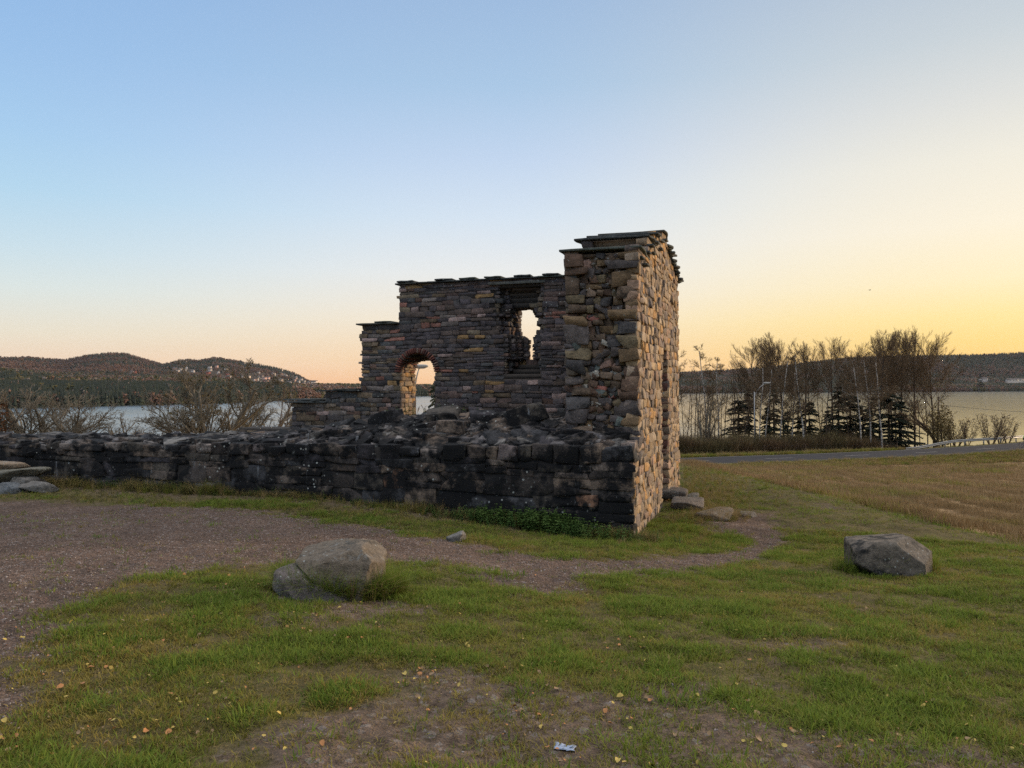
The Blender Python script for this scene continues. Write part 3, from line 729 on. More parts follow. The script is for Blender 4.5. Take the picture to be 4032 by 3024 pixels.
# ---- gable wall u 0..1.04, v .55..6.0
def gtop(v): return float(np.interp(v,[.5,1.58,1.60,2.4,2.42,3.30,3.32,4.1,6.05],[1.93,1.93,2.285,2.285,2.475,2.475,2.69,2.63,2.15]))
def portal(z):
    if z<.28: return (3.24,4.12)
    if z<.82: 
        w=.44*math.sqrt(max(0,1-((z-.28)/.54)**2)); return (3.68-w,3.68+w)
    return None
def giv(z,full=True):
    # interval of v at height z
    vs=np.linspace(.55,6.0,110); ok=[v for v in vs if gtop(v)>z]
    if not ok: return []
    a,b=min(ok),max(ok)
    if z<-.75 and full: a=0.07
    p=portal(z)
    return [(a,p[0]),(p[1],b)] if p else [(a,b)]
def gable():
    S=Stones()
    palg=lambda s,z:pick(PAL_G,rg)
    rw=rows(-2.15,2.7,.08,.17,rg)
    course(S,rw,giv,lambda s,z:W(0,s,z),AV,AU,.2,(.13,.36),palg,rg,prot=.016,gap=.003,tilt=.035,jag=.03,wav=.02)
    course(S,rows(-1.7,2.7,.12,.2,rg),lambda z:giv(z,False),lambda s,z:W(1.04,s,z),AV,-AU,.2,(.2,.5),lambda s,z:pick(PAL_W,rg),rg)
    # far end face
    course(S,rows(-2.1,2.2,.12,.22,rg),lambda z:[(0,1.04)],lambda s,z:W(s,6.0,z),AU,-AV,.2,(.25,.5),palg,rg)
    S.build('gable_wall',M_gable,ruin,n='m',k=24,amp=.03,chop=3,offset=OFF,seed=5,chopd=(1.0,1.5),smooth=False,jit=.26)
    # broken end face: long quoins either side, packed rubble core between
    S=Stones(); PQ=desat([(.25,.16,.08),(.22,.15,.10),(.16,.13,.12),(.15,.125,.12),(.20,.12,.08),(.24,.18,.10),(.12,.11,.11)],.85,.66)
    for side in(0,1):
        z=-1.3
        while z<1.86:
            h=rg.uniform(.12,.27); h=min(h,1.9-z); L=rg.uniform(.2,.4)
            if h<.06: break
            c=W((L/2) if side==0 else 1.04-L/2,.55+.12-rg.uniform(-.015,.03),z+h/2)
            S.add(c,(L/2,.15,h/2-.005),fr(-AU,AV)@rotm(rg.uniform(-.03,.03),rg.uniform(-.03,.03),rg.uniform(-.04,.04)),pick(PQ,rg))
            z+=h
    course(S,rows(-1.0,1.88,.07,.13,rg),lambda z:[(.24,.82)],lambda s,z:W(s,.57,z),-AU,AV,.2,(.09,.2),lambda s,z:pick(PQ,rg),rg,prot=.035,tilt=.13,gap=.004,wav=.03)
    PR=PQ+[(.30,.28,.25),(.24,.10,.08),(.30,.19,.15),(.12,.14,.13),(.34,.32,.28),(.20,.13,.07)]
    for k in range(150):
        u=rg.uniform(.2,.86); z=rg.uniform(-.85,1.86); s=rg.uniform(.03,.075)
        if z>1.3: s*=.9
        q=W(u,.55+.10+rg.uniform(-.02,.05),z)
        S.add(q,(s*rg.uniform(.8,1.9),s*1.3,s*rg.uniform(.55,1.0)),fr(-AU,AV)@rotm(rg.uniform(-.4,.4),rg.uniform(-.5,.5),rg.uniform(-.5,.5)),pick(PR,rg))
    S.build('broken_wall_end',M_stone,ruin,n='m',k=24,amp=.03,chop=5,offset=OFF,seed=6,chopd=(.8,1.4),smooth=False,jit=.3)
    # core
    mb=MB()
    for z0,z1 in rows(-2.2,2.7,.1,.1,rg):
        zc=(z0+z1)/2
        for i,(a,b) in enumerate(giv(zc)):
            a2=a+.10 if a>=.5 and a<1 or a>1 and a<3.1 else a+.03; b2=b-.05
            if a==0: a2=.05
            if b2-a2>.1: mb.box(W(.52,(a2+b2)/2,zc),((b2-a2)/2,.505,(z1-z0)/2+.001),fr(AV,AU))
    mb.build('mortar_core',M_mortarL,ruin,offset=OFF)
    # portal jambs in brick
    for side_ in (0,1):
     S=Stones(); z=-1.75
     while z<.75:
        h=.085 if rg.random()<.7 else .2; p=portal(z+h/2)
        if not p:break
        for k in range(3):
            u=.17+.34*k
            for vv,sg in ((p[0],-1),(p[1],1))[side_:side_+1]:
                S.add(W(u,vv+sg*.08,z+h/2),(.165,.1,h/2-.007),fr(AU,AV),pick([(.14,.06,.045),(.11,.055,.045),(.16,.08,.06),(.10,.08,.07)],rg))
        z+=h
     S.build('portal_jamb',M_brick,ruin,n=3,k=8,amp=.04,chop=1,offset=OFF,seed=8)
gable()
# ---- near long wall: low, blackened, rubble top rising inward
def ztf(u): return float(np.interp(u,[-.1,3,7,11,13.5],[-.765,-.82,-.875,-.935,-.95]))   # front edge
def zcr(u): return float(np.interp(u,[-.1,1.0,2.5,3.6,4.7,5.9,6.7,8,11,13.5],[-.50,-.44,-.43,-.47,-.57,-.735,-.84,-.885,-.93,-.95]))
def low_wall():
    S=Stones()
    def iv(z): 
        us=np.linspace(-.02,13.4,200); ok=[u for u in us if ztf(u)>z-.02]
        return [(0.0,max(ok))] if ok else []
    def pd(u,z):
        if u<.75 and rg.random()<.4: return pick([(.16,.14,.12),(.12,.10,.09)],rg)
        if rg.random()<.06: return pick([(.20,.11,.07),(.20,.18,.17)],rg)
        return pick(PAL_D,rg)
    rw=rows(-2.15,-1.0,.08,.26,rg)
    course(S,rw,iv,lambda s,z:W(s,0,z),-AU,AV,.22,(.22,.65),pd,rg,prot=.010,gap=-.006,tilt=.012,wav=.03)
    # top course: bigger squared blocks following the edge
    u=0.0
    while u<13.2:
        L=rg.uniform(.26,.5) if u>3 else rg.uniform(.18,.42); zt=ztf(u+L/2)+rg.uniform(-.02,.025); h=zt+1.0
        S.add(W(u+L/2,.2,-1.0+h/2-.004),(L/2-.004,.2+.012,h/2+.008),fr(-AU,AV)@rotm(rg.uniform(-.05,.05),rg.uniform(-.05,.05),rg.uniform(-.03,.03)),
              pick(PAL_D+[(.13,.105,.10),(.15,.125,.11)],rg)); u+=L
    # top of the wall behind the edge, a jumble of flattish stones
    for k in range(2200):
        u=rg.uniform(.24,13.2); v=rg.uniform(.25,1.22); 
        t=(v-.25)/.85; zz=ztf(u)*(1-min(1,t**.8))+zcr(u)*min(1,t**.8)
        s=rg.uniform(.06,.15) if u<6.5 else rg.uniform(.08,.2)
        c=pick(PAL_D+[(.14,.13,.12),(.11,.10,.10),(.19,.17,.16)],rg)
        slope=(zcr(u)-ztf(u))/.85
        S.add(W(u,v,zz-.045+rg.uniform(-.03,.03)),(s*rg.uniform(.9,2.0),s*rg.uniform(.7,1.2),s*rg.uniform(.3,.6)),
              fr(-AU,AV)@rotm(math.atan(slope)*.8+rg.uniform(-.3,.3),rg.uniform(-.22,.22),rg.uniform(-.9,.9)),c)
    # a few upstanding stones near the gable
    for u,v,zz,s in ((2.4,.9,-.44,.15),(3.1,1.0,-.43,.2),(4.1,1.0,-.5,.2),(1.75,.95,-.40,.22),(2.75,.55,-.56,.16)):
        S.add(W(u,v,zz),(s*1.3,s,s*.6),fr(-AU,AV)@rotm(rg.uniform(-.2,.3),rg.uniform(-.3,.3),rg.uniform(-.6,.6)),pick(PAL_D,rg))
    # inner face
    course(S,rows(-1.7,-.95,.14,.24,rg),lambda z:[(1.04,13.3)],lambda s,z:W(s,1.25,z),-AU,-AV,.2,(.3,.6),lambda s,z:pick(PAL_D,rg),rg)
    course(S,rows(-2.1,-1.0,.14,.24,rg),lambda z:[(.0,1.2)],lambda s,z:W(13.4,s,z),AV,-AU,.2,(.3,.6),lambda s,z:pick(PAL_D,rg),rg)
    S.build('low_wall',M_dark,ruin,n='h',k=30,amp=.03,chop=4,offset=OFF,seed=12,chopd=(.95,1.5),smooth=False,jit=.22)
    # remnant beyond the step of the arch wall gets the same crust
    us=np.linspace(.06,13.3,140); vs=np.array([.03,.04,.25,.5,.8,1.1,1.19,1.2]); V=[]
    for u in us:
        for k,v in enumerate(vs):
            t=np.clip((v-.25)/.85,0,1)**.8; zz=(ztf(u)*(1-t)+zcr(u)*t)-.05+.03*math.sin(u*7+v*5)
            if k in(0,7): zz=-2.3
            V.append(W(u,v,zz))
    n,m=len(us),len(vs); i=np.arange(n-1)[:,None]*m;j=np.arange(m-1)[None]
    F=np.stack([i+j,i+m+j,i+m+j+1,i+j+1],-1).reshape(-1,4)
    caps=[np.array([list(range(m))[::-1]]),np.array([[(n-1)*m+q for q in range(m)]])]
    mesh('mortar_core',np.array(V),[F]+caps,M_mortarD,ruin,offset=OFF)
low_wall()

# ------------------------------------------------------------------ boulders and loose stones
def rock(name,loc,half,rz,mt,col,label,cat,group=None,seed=1,n=28,k=4,amp=.10,planes=(),chop=6,cd=(.62,.95),tilt=(0,0),parent=None,rough=.006):
    rg_=np.random.default_rng(seed); T,Q=TPL[n]; P=T/(np.sum(np.abs(T)**k,1)**(1/k))[:,None]
    for j in range(3):
        K=rg_.normal(0,1.2*(j+1),3);D=rg_.normal(0,1,3);D/=np.linalg.norm(D); P=P+amp/(j*.7+1)*np.sin(P@K+rg_.uniform(0,6))[:,None]*D
    for N,d in planes:
        N=np.array(N,float);N/=np.linalg.norm(N); e=np.maximum(0,P@N-d);P=P-e[:,None]*N
    for j in range(chop):
        N=rg_.normal(0,1,3);N/=np.linalg.norm(N);e=np.maximum(0,P@N-rg_.uniform(*cd));P=P-e[:,None]*N
    P=P*np.array(half)
    for j in range(14):
        K=rg_.normal(0,1,3)*9*(1.25**j)*.5/max(half)*.5; D=rg_.normal(0,1,3);D/=np.linalg.norm(D)
        P=P+rough*1.1/(1+.18*j)*np.sin(P@K+rg_.uniform(0,6))[:,None]*D
    P=P@rotm(tilt[0],tilt[1],0).T
    c=np.tile(np.array(col),(len(P),1))
    o=mesh(name,P,[Q],mt,parent,True,col=c)
    if parent is None or True:
        o.location=loc; o.rotation_euler=(0,0,rz)
    if label: tag(o,label,cat,group)
    return o
def onground(px,py,dz=0):
    p=ground_at(px,py); return (float(p[0]),float(p[1]),float(HG(p[0],p[1]))+dz)
p=onground(1295,2345)
rock('boulder',(p[0]+.055,p[1]+.12,p[2]+.145),(.325,.25,.225),0,M_boulder,(.155,.125,.095),'pale grey and brown granite boulder with a sloping top in a collar of long grass','boulder',seed=21,amp=.025,k=11,chop=0,
     planes=[((-.30,-.16,.94),.80),((.80,-.05,.60),1.04),((-.80,-.30,-.52),.66),((.12,-.80,.55),.98),((.1,-.98,.12),.88),((.95,-.3,-.1),.95),((-.5,-.6,.5),.98)],rough=.0045)
rock('split_rock',(p[0]-.12,p[1]-.05,p[2]+.045),(.30,.17,.10),R(-26),M_boulder,(.15,.125,.115),'low mauve grey shard of rock leaning against the pale boulder on its left','rock',seed=22,amp=.07,k=4,chop=4,tilt=(R(10),R(24)),rough=.003)
p=onground(3505,2255)
rock('boulder',(p[0]+.05,p[1]+.12,p[2]+.15),(.40,.29,.215),R(-6),M_boulderD,(.125,.105,.085),'dark oblong boulder with a lighter right end alone on the grass slope','boulder',seed=31,amp=.04,k=7,chop=0,
     planes=[((.62,-.55,.50),.92),((-.35,-.1,-.9),.90),((-.75,-.2,-.6),1.0),((-.7,-.1,.7),1.15),((.75,.1,.62),.98),((-.2,.1,1),.94),((.9,-.42,.0),.95)],rough=.0035)
p=onground(1797,2135); rock('small_stone',(p[0],p[1]+.05,p[2]+.03),(.11,.09,.06),R(20),M_boulder,(.16,.15,.14),'small wedge shaped grey stone on the gravel edge before the low wall','stone',seed=41,n=10,k=7,chop=4,amp=.06,tilt=(0,R(-8)),rough=.002)
p=onground(3345,2235); rock('small_stone',(p[0],p[1],p[2]+.0),(.05,.05,.03),0,M_boulder,(.18,.17,.16),'fist sized stone left of the dark boulder','stone',seed=42,n=6,rough=.001)
# pile of slabs by the left end of the wall
SL=[((20,1835),12.6,(.42,.25,.075),'short buff block topmost of the slab pile at the left edge',(.26,.19,.13),0),
    ((50,1872),12.4,(.55,.30,.10),'long olive grey slab lying tilted in the middle of the pile at the left edge',(.14,.13,.10),-.06),
    ((85,1905),12.2,(.20,.2,.11),'small broken stone wedged under the long slab at the left edge',(.13,.12,.11),.1),
    ((50,1925),12.0,(.19,.2,.10),'blue grey angular block at the foot of the slab pile at the left edge',(.12,.13,.14),0),
    ((140,1918),12.1,(.28,.22,.10),'grey flat topped stone at the right foot of the slab pile',(.15,.14,.13),.05),
    ((120,1892),12.5,(.22,.2,.09),'brownish stone half hidden behind the slab pile beside the low wall',(.12,.10,.085),.1)]
for i,((a,b),D,h,l,c,t) in enumerate(SL):
    q=at(a,b,D); rock('slab_stone',tuple(q),h,R(random.uniform(-10,10)),M_boulder,c,l,'stone','slab stones piled by the low wall',seed=50+i,n=10,k=7,chop=4,amp=.05,tilt=(0,t),rough=.003)
q=at(30,1952,12.3); rock('slab_stone',(float(q[0]),float(q[1]),float(H(q[0],q[1]))-.04),(.5,.35,.16),0,M_boulder,(.10,.09,.08),'low dark stone under the slab pile at the left edge','stone','slab stones piled by the low wall',seed=59,n=10,rough=.004)
# steps before the portal
ST=[((2650,1952),12.9,(.26,.40,.08),(0.096,0.078,0.066),'thick squared door step stone against the gable wall'),((2705,1985),12.7,(.27,.42,.06),(0.132,0.108,0.090),'flat weathered step stone sloping down from the door step'),
    ((2812,2020),12.2,(.30,.42,.07),(0.144,0.114,0.084),'lowest flat step stone ringed by dry grass'),((2722,1946),14.3,(.12,.2,.05),(0.120,0.108,0.096),'small flat stone behind the door step'),((2950,2012),12.9,(.16,.2,.04),(0.120,0.102,0.090),'flat stone sunk in the worn path right of the steps')]
for i,((a,b),D,h,c,l) in enumerate(ST):
    q=ground_at(a,b+16); z=float(H(q[0],q[1]))
    rock('step_stone',(float(q[0]),float(q[1]),z+[.14,.09,.05,.04,.0][i]),h,R(-16),M_boulder,c,l,'stone','step stones outside the portal',seed=70+i,n=10,k=8,chop=3,amp=.05,rough=.004)
q=onground(2215,2948); 
mb=MB(); rr=np.random.default_rng(3); g=np.array([[x,y,0] for y in np.linspace(-1,1,7) for x in np.linspace(-1,1,7)])*[.045,.022,1]+rr.normal(0,.0035,(49,3))+[0,0,.012]
mb.add(g,[[a*7+b,a*7+b+1,a*7+b+8,a*7+b+7] for a in range(6) for b in range(6)])
o=mb.build('litter_scrap',simple('crumpled_pale_foil',(.26,.31,.42),.35,.5,.2,30)); o.location=q; o.rotation_euler=(0,0,R(-15)); sm=o.modifiers.new('thickness','SOLIDIFY'); sm.thickness=.002
tag(o,'crumpled pale blue scrap of litter on the bare soil in the foreground','litter')
# ------------------------------------------------------------------ trees
def nrm(a): return a/(np.linalg.norm(a)+1e-9)
def segmesh(name,segs,mt,n=3,parent=None,link=True,twig=None):
    """segs rows: p0(3) p1(3) r0 r1"""
    A=np.array(segs); p0,p1,r0,r1=A[:,0:3],A[:,3:6],A[:,6],A[:,7]
    d=p1-p0; d/=np.linalg.norm(d,axis=1)[:,None]+1e-9
    ref=np.where(np.abs(d[:,2:3])<.9,[[0,0,1.]],[[1.,0,0]]); a=np.cross(d,ref);a/=np.linalg.norm(a,axis=1)[:,None]; b=np.cross(d,a)
    ang=np.arange(n)*2*math.pi/n
    ring=np.cos(ang)[None,:,None]*a[:,None]+np.sin(ang)[None,:,None]*b[:,None]
    V=np.concatenate([p0[:,None]+ring*r0[:,None,None],p1[:,None]+ring*r1[:,None,None]],1)
    S=len(A); base=(np.arange(S)*2*n)[:,None,None]
    Q=np.array([[j,(j+1)%n,n+(j+1)%n,n+j] for j in range(n)])[None]+base
    return mesh(name,V.reshape(-1,3),[Q.reshape(-1,4)],mt,parent,n>4,link=link)
def grow(S,p,d,L,r,lv,P,rg):
    n=P['n'][lv]; seg=L/n; tr=P['trop'][lv]; wg=P['wig'][lv]; last=lv==len(P['n'])-1
    for i in range(n):
        d=nrm(d+rg.normal(0,wg,3)+np.array([0,0,tr])); q=p+d*seg
        r1=r*(1-P['tap'][lv]*(1/n)) if not last else r*(1-.7/n)
        S.append((lv,np.r_[p,q,r,r1])); p=q; r=r1
        if not last and (i+1)/n>=P['st'][lv]:
            kk=P['kids'][lv]; kk=int(kk)+(rg.random()<kk-int(kk))
            f=1-P['fall'][lv]*((i+1)/n-P['st'][lv])/(1-P['st'][lv]+1e-6)
            for c in range(kk):
                az=rg.uniform(0,6.28); an=R(rg.uniform(*P['ang'][lv]))
                a=nrm(np.cross(d,[0,0,1] if abs(d[2])<.95 else [1,0,0])); b=np.cross(d,a)
                nd_=nrm(d*math.cos(an)+(a*math.cos(az)+b*math.sin(az))*math.sin(an))
                grow(S,p,nd_,L*P['len'][lv]*f*rg.uniform(.7,1.15),max(r*P['rr'][lv],P['rmin']),lv+1,P,rg)
FAN=dict(n=[9,6,5,4,3],trop=[.02,.08,.06,.04,.02],wig=[.015,.03,.035,.045,.05],tap=[.72,.6,.6,.6,.6],st=[.42,.15,.2,.2],kids=[3.4,1.8,1.7,1.3],fall=[.50,.45,.4,.3],ang=[(26,56),(12,36),(12,34),(12,34)],len=[.50,.50,.55,.6],rr=[.40,.5,.5,.6],rmin=.0085)
DOME=dict(FAN); DOME.update(n=[7,6,5,4,3],st=[.22,.25,.2,.3],kids=[1.7,1.3,1.35,1.2],trop=[.02,.05,.05,.04,.02],wig=[.07,.09,.10,.12,.14],len=[.72,.55,.52,.5],fall=[.45,.4,.4,.3],ang=[(30,68),(22,50),(22,48),(20,45)],rr=[.6,.55,.5,.55],rmin=.008)
BIRCH=dict(n=[11,6,5,4],trop=[.03,.06,.0,-.06],wig=[.035,.10,.13,.16],tap=[.85,.7,.7,.7],st=[.35,.2,.2],kids=[3,1.8,2],fall=[.7,.4,.3],ang=[(35,65),(25,50),(25,55)],len=[.26,.5,.5],rr=[.35,.45,.5],rmin=.014)
BUSH=dict(n=[6,6,5,5,3],trop=[-.03,.02,.03,.03,.02],wig=[.12,.13,.15,.16,.16],tap=[.6,.6,.6,.6,.6],st=[.3,.2,.15,.3],kids=[1.5,1.4,1.5,1.2],fall=[.5,.4,.4,.3],ang=[(22,50),(22,55),(22,55),(22,55)],len=[.75,.62,.55,.55],rr=[.68,.62,.6,.6],rmin=.009)
THIN=dict(n=[10,5,4],trop=[.04,.05,.05],wig=[.05,.12,.15],tap=[.85,.7,.7],st=[.2,.15],kids=[2.2,1.6],fall=[.6,.4],ang=[(30,60),(25,50)],len=[.24,.5],rr=[.35,.5],rmin=.010)
M_bark=simple('dark_bark',(.07,.05,.038),.95,.1,.3,6); M_twig=simple('bare_twigs',(.13,.09,.055),.9,.1,.2,3); M_gbark=simple('grey_alder_bark',(.15,.13,.10),.95,.1,.3,6)
M_leafb=leafmat('withered_leaves',(.07,.055,.02),(.11,.075,.025))
def birch_bark():
    m,nt,b=mat('white_birch_bark',.8,.2); P=nd(nt,'TexCoord').outputs['Object']; mp=nd(nt,'Mapping',i_Vector=P); mp.inputs['Scale'].default_value=(1,1,3)
    nt.links.new(mix(nt,ramp(nt,noise(nt,mp.outputs[0],2.5,4),[(.42,0.),(.52,1.)]),(.04,.035,.03),(.42,.38,.34)),b.inputs['Base Color']); return m
M_birch=birch_bark()
def copy_thing(o):
    c=o.copy(); COL.objects.link(c)
    for k in o.children:
        d=k.copy(); COL.objects.link(d); d.parent=c
    return c
def bare_tree(name,P,h,r,seed,mt_trunk,mt_crown,stems=1,spread=0,leaves=0,leafm=None,lsz=.06):
    rg_=np.random.default_rng(seed); S=[]
    for s in range(stems):
        az=rg_.uniform(0,6.28) if stems>2 else s*3.14; d=nrm(np.array([math.cos(az)*spread,math.sin(az)*spread,1.])) if stems>1 else np.array([0,0,1.])
        grow(S,np.array([math.cos(az),math.sin(az),0])*.12*(stems>1),d,h*rg_.uniform(.8,1.0),r,0,P,rg_)
    root=empty(name); top=max(s[1][5] for s in S); T0=[s[1] for s in S if s[0]==0]; nn=P['n'][0]
    for k in range(stems): segmesh('trunk',T0[k*nn:(k+1)*nn],mt_trunk,7,root)
    segmesh('crown',[s[1] for s in S if s[0]>0],mt_crown,3,root)
    if leaves:
        tips=[s[1] for s in S if s[0]>=len(P['n'])-2]; mb=MB(); idx=rg_.integers(0,len(tips),leaves)
        T=np.array(tips)[idx]; c=T[:,3:6]+rg_.normal(0,.05,(leaves,3)); a=rg_.normal(0,lsz,(leaves,3));b_=rg_.normal(0,lsz,(leaves,3))
        V=np.stack([c-a,c+b_,c+a,c-b_],1).reshape(-1,3); mesh('foliage',V,[np.arange(leaves*4).reshape(-1,4)],leafm or M_leafb,root)
    root['h']=float(top); return root
def place(root,px,py_base,D,py_top,first):
    o=root if first else copy_thing(root)
    b=at(px,py_base,D); z=float(H(b[0],b[1])); t=at(px,py_top,D)[2]; s=(t-z)/root['h']
    o.location=(float(b[0]),D,z-.05); o.scale=(s,s,s); o.rotation_euler=(0,0,random.uniform(0,6.28)); return o
# right-hand row ----------------------------------------------------
G1='bare trees beyond the road on the right'
fans=[bare_tree('bare_tree',FAN,15,.17,s,M_bark,M_twig) for s in (101,102,103,104)]
used=set()
def fan(k,*a):
    o=place(fans[k],*a,first=k not in used); used.add(k); return o
FT=[(2975,97,1330,'leafless fan crowned tree behind the street lamp, leftmost of the big ones'),(3085,100,1305,'widest leafless fan crowned tree of the group right of the street lamp'),(3170,96,1325,'leafless fan crowned tree on the right edge of the group behind the street lamp'),
    (3278,98,1318,'round topped leafless tree alone between the two big groups of crowns'),(3385,104,1345,'lower leafless tree left of the tallest group of crowns'),(3462,97,1285,'leafless fan crowned tree at the left of the tallest group of crowns'),
    (3545,100,1277,'tallest leafless fan crowned tree by the lake'),(3600,96,1290,'leafless fan crowned tree second from the right of the tallest group'),(3675,99,1305,'leafless fan crowned tree at the right end of the tallest group'),
    (3030,103,1318,'slim leafless tree standing between two wider crowns behind the street lamp'),(3510,105,1282,'leafless tree behind the tallest group of crowns')]
for i,(px,D,yt,l) in enumerate(FT):
    o=fan(i%4,px,1765,D,yt); o['label']=l;o['category']='tree';o['group']=G1
birs=[bare_tree('birch_tree',BIRCH,13,.12,s,M_birch,M_twig) for s in (201,202,203)]
BT=[(2988,90,1420,'white trunked birch right beside the street lamp'),(3011,93,1430,'thin white trunked birch a step right of the street lamp'),(3071,91,1395,'white trunked birch with a bright lower trunk right of the street lamp'),(3116,92,1440,'slender pale birch before the dark spruces'),(3165,91,1370,'pale birch whose trunk reaches above the ridge, left of the round topped tree'),
    (3388,91,1390,'tall straight pale birch, left of the close pair'),(3423,92,1385,'tall pale birch, right of the close pair'),(3470,91,1400,'leaning pale birch in front of the tallest group'),(2680,97,1355,'birch with drooping twigs beside the gable wall edge'),(2775,96,1350,'feathery birch standing left of the street lamp above the ridge'),(2830,99,1400,'small pale birch between the feathery birch and the street lamp')]
for i,(px,D,yt,l) in enumerate(BT):
    o=place(birs[i%3],px,1765,D,yt,i<3); o['label']=l;o['category']='tree';o['group']='birches beyond the road'
# dark straight trunks and thin saplings
thins=[bare_tree('sapling',THIN,9,.07,s,M_bark,M_twig) for s in (301,302,303)]
rg3=random.Random(8); k=0
xs=[2700,2722,2745,2760,2795,2815,2850,2868,2885,2905,2925,2950,3045,3095,3140,3200,3222,3250,3300,3332,3360,3410,3440,3500,3520,3580,3620,3650,2690,2735,2805,2840,2895,2935,3235,3265,3345]
for px in xs:
    yt=rg3.uniform(1470,1560) if px<2960 else rg3.uniform(1440,1560)
    o=place(thins[k%3],px,1765,rg3.uniform(92,104),yt,k<3)
    if px<2960: l='thin dark bare sapling in the thicket between the gable wall and the street lamp'
    else: l='thin dark bare sapling among the row of big trees right of the street lamp'
    o['label']=l; o['category']='tree'; o['group']='saplings in the thicket left of the lamp' if px<2960 else 'saplings among the big trees'; k+=1
# multi-stem shrub and spreading tree
b1=bare_tree('bare_tree',THIN,5,.09,401,M_gbark,M_twig,stems=7,spread=.32); place(b1,2765,1765,88,1545,True); tag(b1,'multi stemmed grey bush tree in front of the thicket','tree')
b2=bare_tree('bare_tree',BUSH,4.5,.17,402,M_bark,M_twig,stems=1); place(b2,3690,1765,93,1555,True); tag(b2,'spreading bare tree leaning over the water, rightmost of the row','tree')
# spruces
M_needle=leafmat('spruce_needles',(.010,.015,.009),(.016,.022,.011))
def spruce(seed,h=7,dense=1.):
    rg_=np.random.default_rng(seed); root=empty('spruce_tree'); tm=MB(); tm.tube([[0,0,0],[.03,0,h*.6],[0,0,h]],[.11,.06,.01],6); tm.build('trunk',M_bark,root,True)
    V=[]
    for z in np.sort(.4+(h*.97-.4)*rg_.random(int(h*8*dense)**1)**1.15):
        L=(h-z)/h*2.3*rg_.uniform(.45,1.2)+.2
        for b_ in range(3):
            a=rg_.uniform(0,6.28); l=L*rg_.uniform(.6,1.15); d=np.array([math.cos(a),math.sin(a),0]); side=np.array([-d[1],d[0],0])
            for s in np.arange(.1,1,.06):
                p=np.array([0,0,z])+d*l*s+np.array([0,0,-(.28+.2*math.sin(z*9))*l*s*s])
                for q in(-1,1):
                    w=.30*(1.1-s)*l*.55+.05; e=p+side*q*w*rg_.uniform(.6,1.2)+d*w*.5+np.array([0,0,-w*.35+rg_.normal(0,.03)])
                    V+= [p-d*.10+[0,0,.03],p+d*.12,e+np.array([0,0,-.09])]
    V=np.array(V); mesh('crown',V,[np.arange(len(V)).reshape(-1,3)],M_needle,root); root['h']=h; return root
sps=[spruce(501),spruce(502,6.5),spruce(503,7.5,.8)]
ST_=[(2945,1560,'dark spruce directly left of the street lamp'),(2905,1600,'low dark spruce in the thicket left of the street lamp'),(3045,1555,'dark spruce between two white birch trunks'),(3020,1610,'low spruce just right of the street lamp'),(3185,1590,'broad dark spruce under the pale birch'),(3145,1600,'dark spruce left of the broad one under the pale birch'),
     (3300,1560,'dark spruce under the round topped tree'),(3345,1570,'dense dark spruce in the middle of the row'),(3262,1620,'small spruce left of the round topped tree'),(3430,1600,'dark spruce behind the close pair of birches'),(3500,1560,'narrow dark spruce under the tallest group'),(3540,1590,'rightmost spruce of the row'),(3395,1640,'small dark spruce at the foot of the tall straight birch'),(3100,1640,'small spruce at the foot of the slender birch')]
for i,(px,yt,l) in enumerate(ST_):
    o=place(sps[i%3],px,1762,random.uniform(94,99),yt-25-random.uniform(0,30),i<3); o.location.z-=.1; f_=random.uniform(1.0,1.75); o.scale.x*=f_; o.scale.y*=f_; tag(o,l,'tree','spruces beyond the road')
# left-hand trees behind the low wall
def lplace(o,px,D,yt,s=None):
    b=at(px,1700,D); z=float(H(b[0],b[1])); t=at(px,yt,D)[2]; k=(t-z)/o['h']; o.location=(float(b[0]),D,z-.1); o.scale=(k*(s or 1),k*(s or 1),k)
t1=bare_tree('bare_tree',DOME,3.6,.11,611,M_gbark,M_gbark,stems=4,spread=.55,leaves=0,lsz=.025); lplace(t1,215,40,1480,1.35); tag(t1,'wide domed bare tree behind the low wall at the far left','tree')
t1b=bare_tree('bare_tree',DOME,3.2,.13,612,M_gbark,M_gbark,stems=3,spread=.8,leaves=0,lsz=.03); lplace(t1b,340,43,1575,1.2); tag(t1b,'lower bare tree spreading right of the wide domed tree','tree')
t1c=bare_tree('bare_tree',DOME,3.2,.13,613,M_gbark,M_gbark,stems=3,spread=.8,leaves=0,lsz=.03); lplace(t1c,0,38,1590,1.2); tag(t1c,'low bare tree cut by the left edge of the picture','tree')
TALL=dict(DOME); TALL.update(n=[9,6,5,4,3],st=[.25,.15,.2,.2],len=[.52,.55,.52,.5])
t2=bare_tree('alder_tree',TALL,5.2,.15,621,M_gbark,M_gbark,stems=3,spread=.24,leaves=1500,lsz=.028); lplace(t2,850,40,1400,1.0); tag(t2,'tallest half leafless alder behind the low wall, left of the stepped wall end','tree')
t3=bare_tree('alder_tree',TALL,4.6,.12,622,M_gbark,M_gbark,stems=2,spread=.6,leaves=400,lsz=.03); lplace(t3,790,42,1500,1.0); tag(t3,'lower alder leaning out to the left of the tallest one','tree')
t4=bare_tree('alder_tree',TALL,4.6,.12,623,M_gbark,M_gbark,stems=2,spread=.3,leaves=200,lsz=.03); lplace(t4,1010,44,1470,1.0); tag(t4,'alder between the tallest one and the stepped wall end','tree')
for i,(px,yt) in enumerate(((1085,1490),(1118,1500),(1148,1520))):
    o=copy_thing(thins[i%3]); b=at(px,1700,36+i*3); z=float(H(b[0],b[1])); s=(at(px,yt,36+i*3)[2]-z)/thins[i%3]['h']; o.location=(float(b[0]),36+i*3,z-.05); o.scale=(s,s,s)
    tag(o,'thin bare sapling beside the lowest step of the ruined wall','tree','saplings by the stepped wall end')
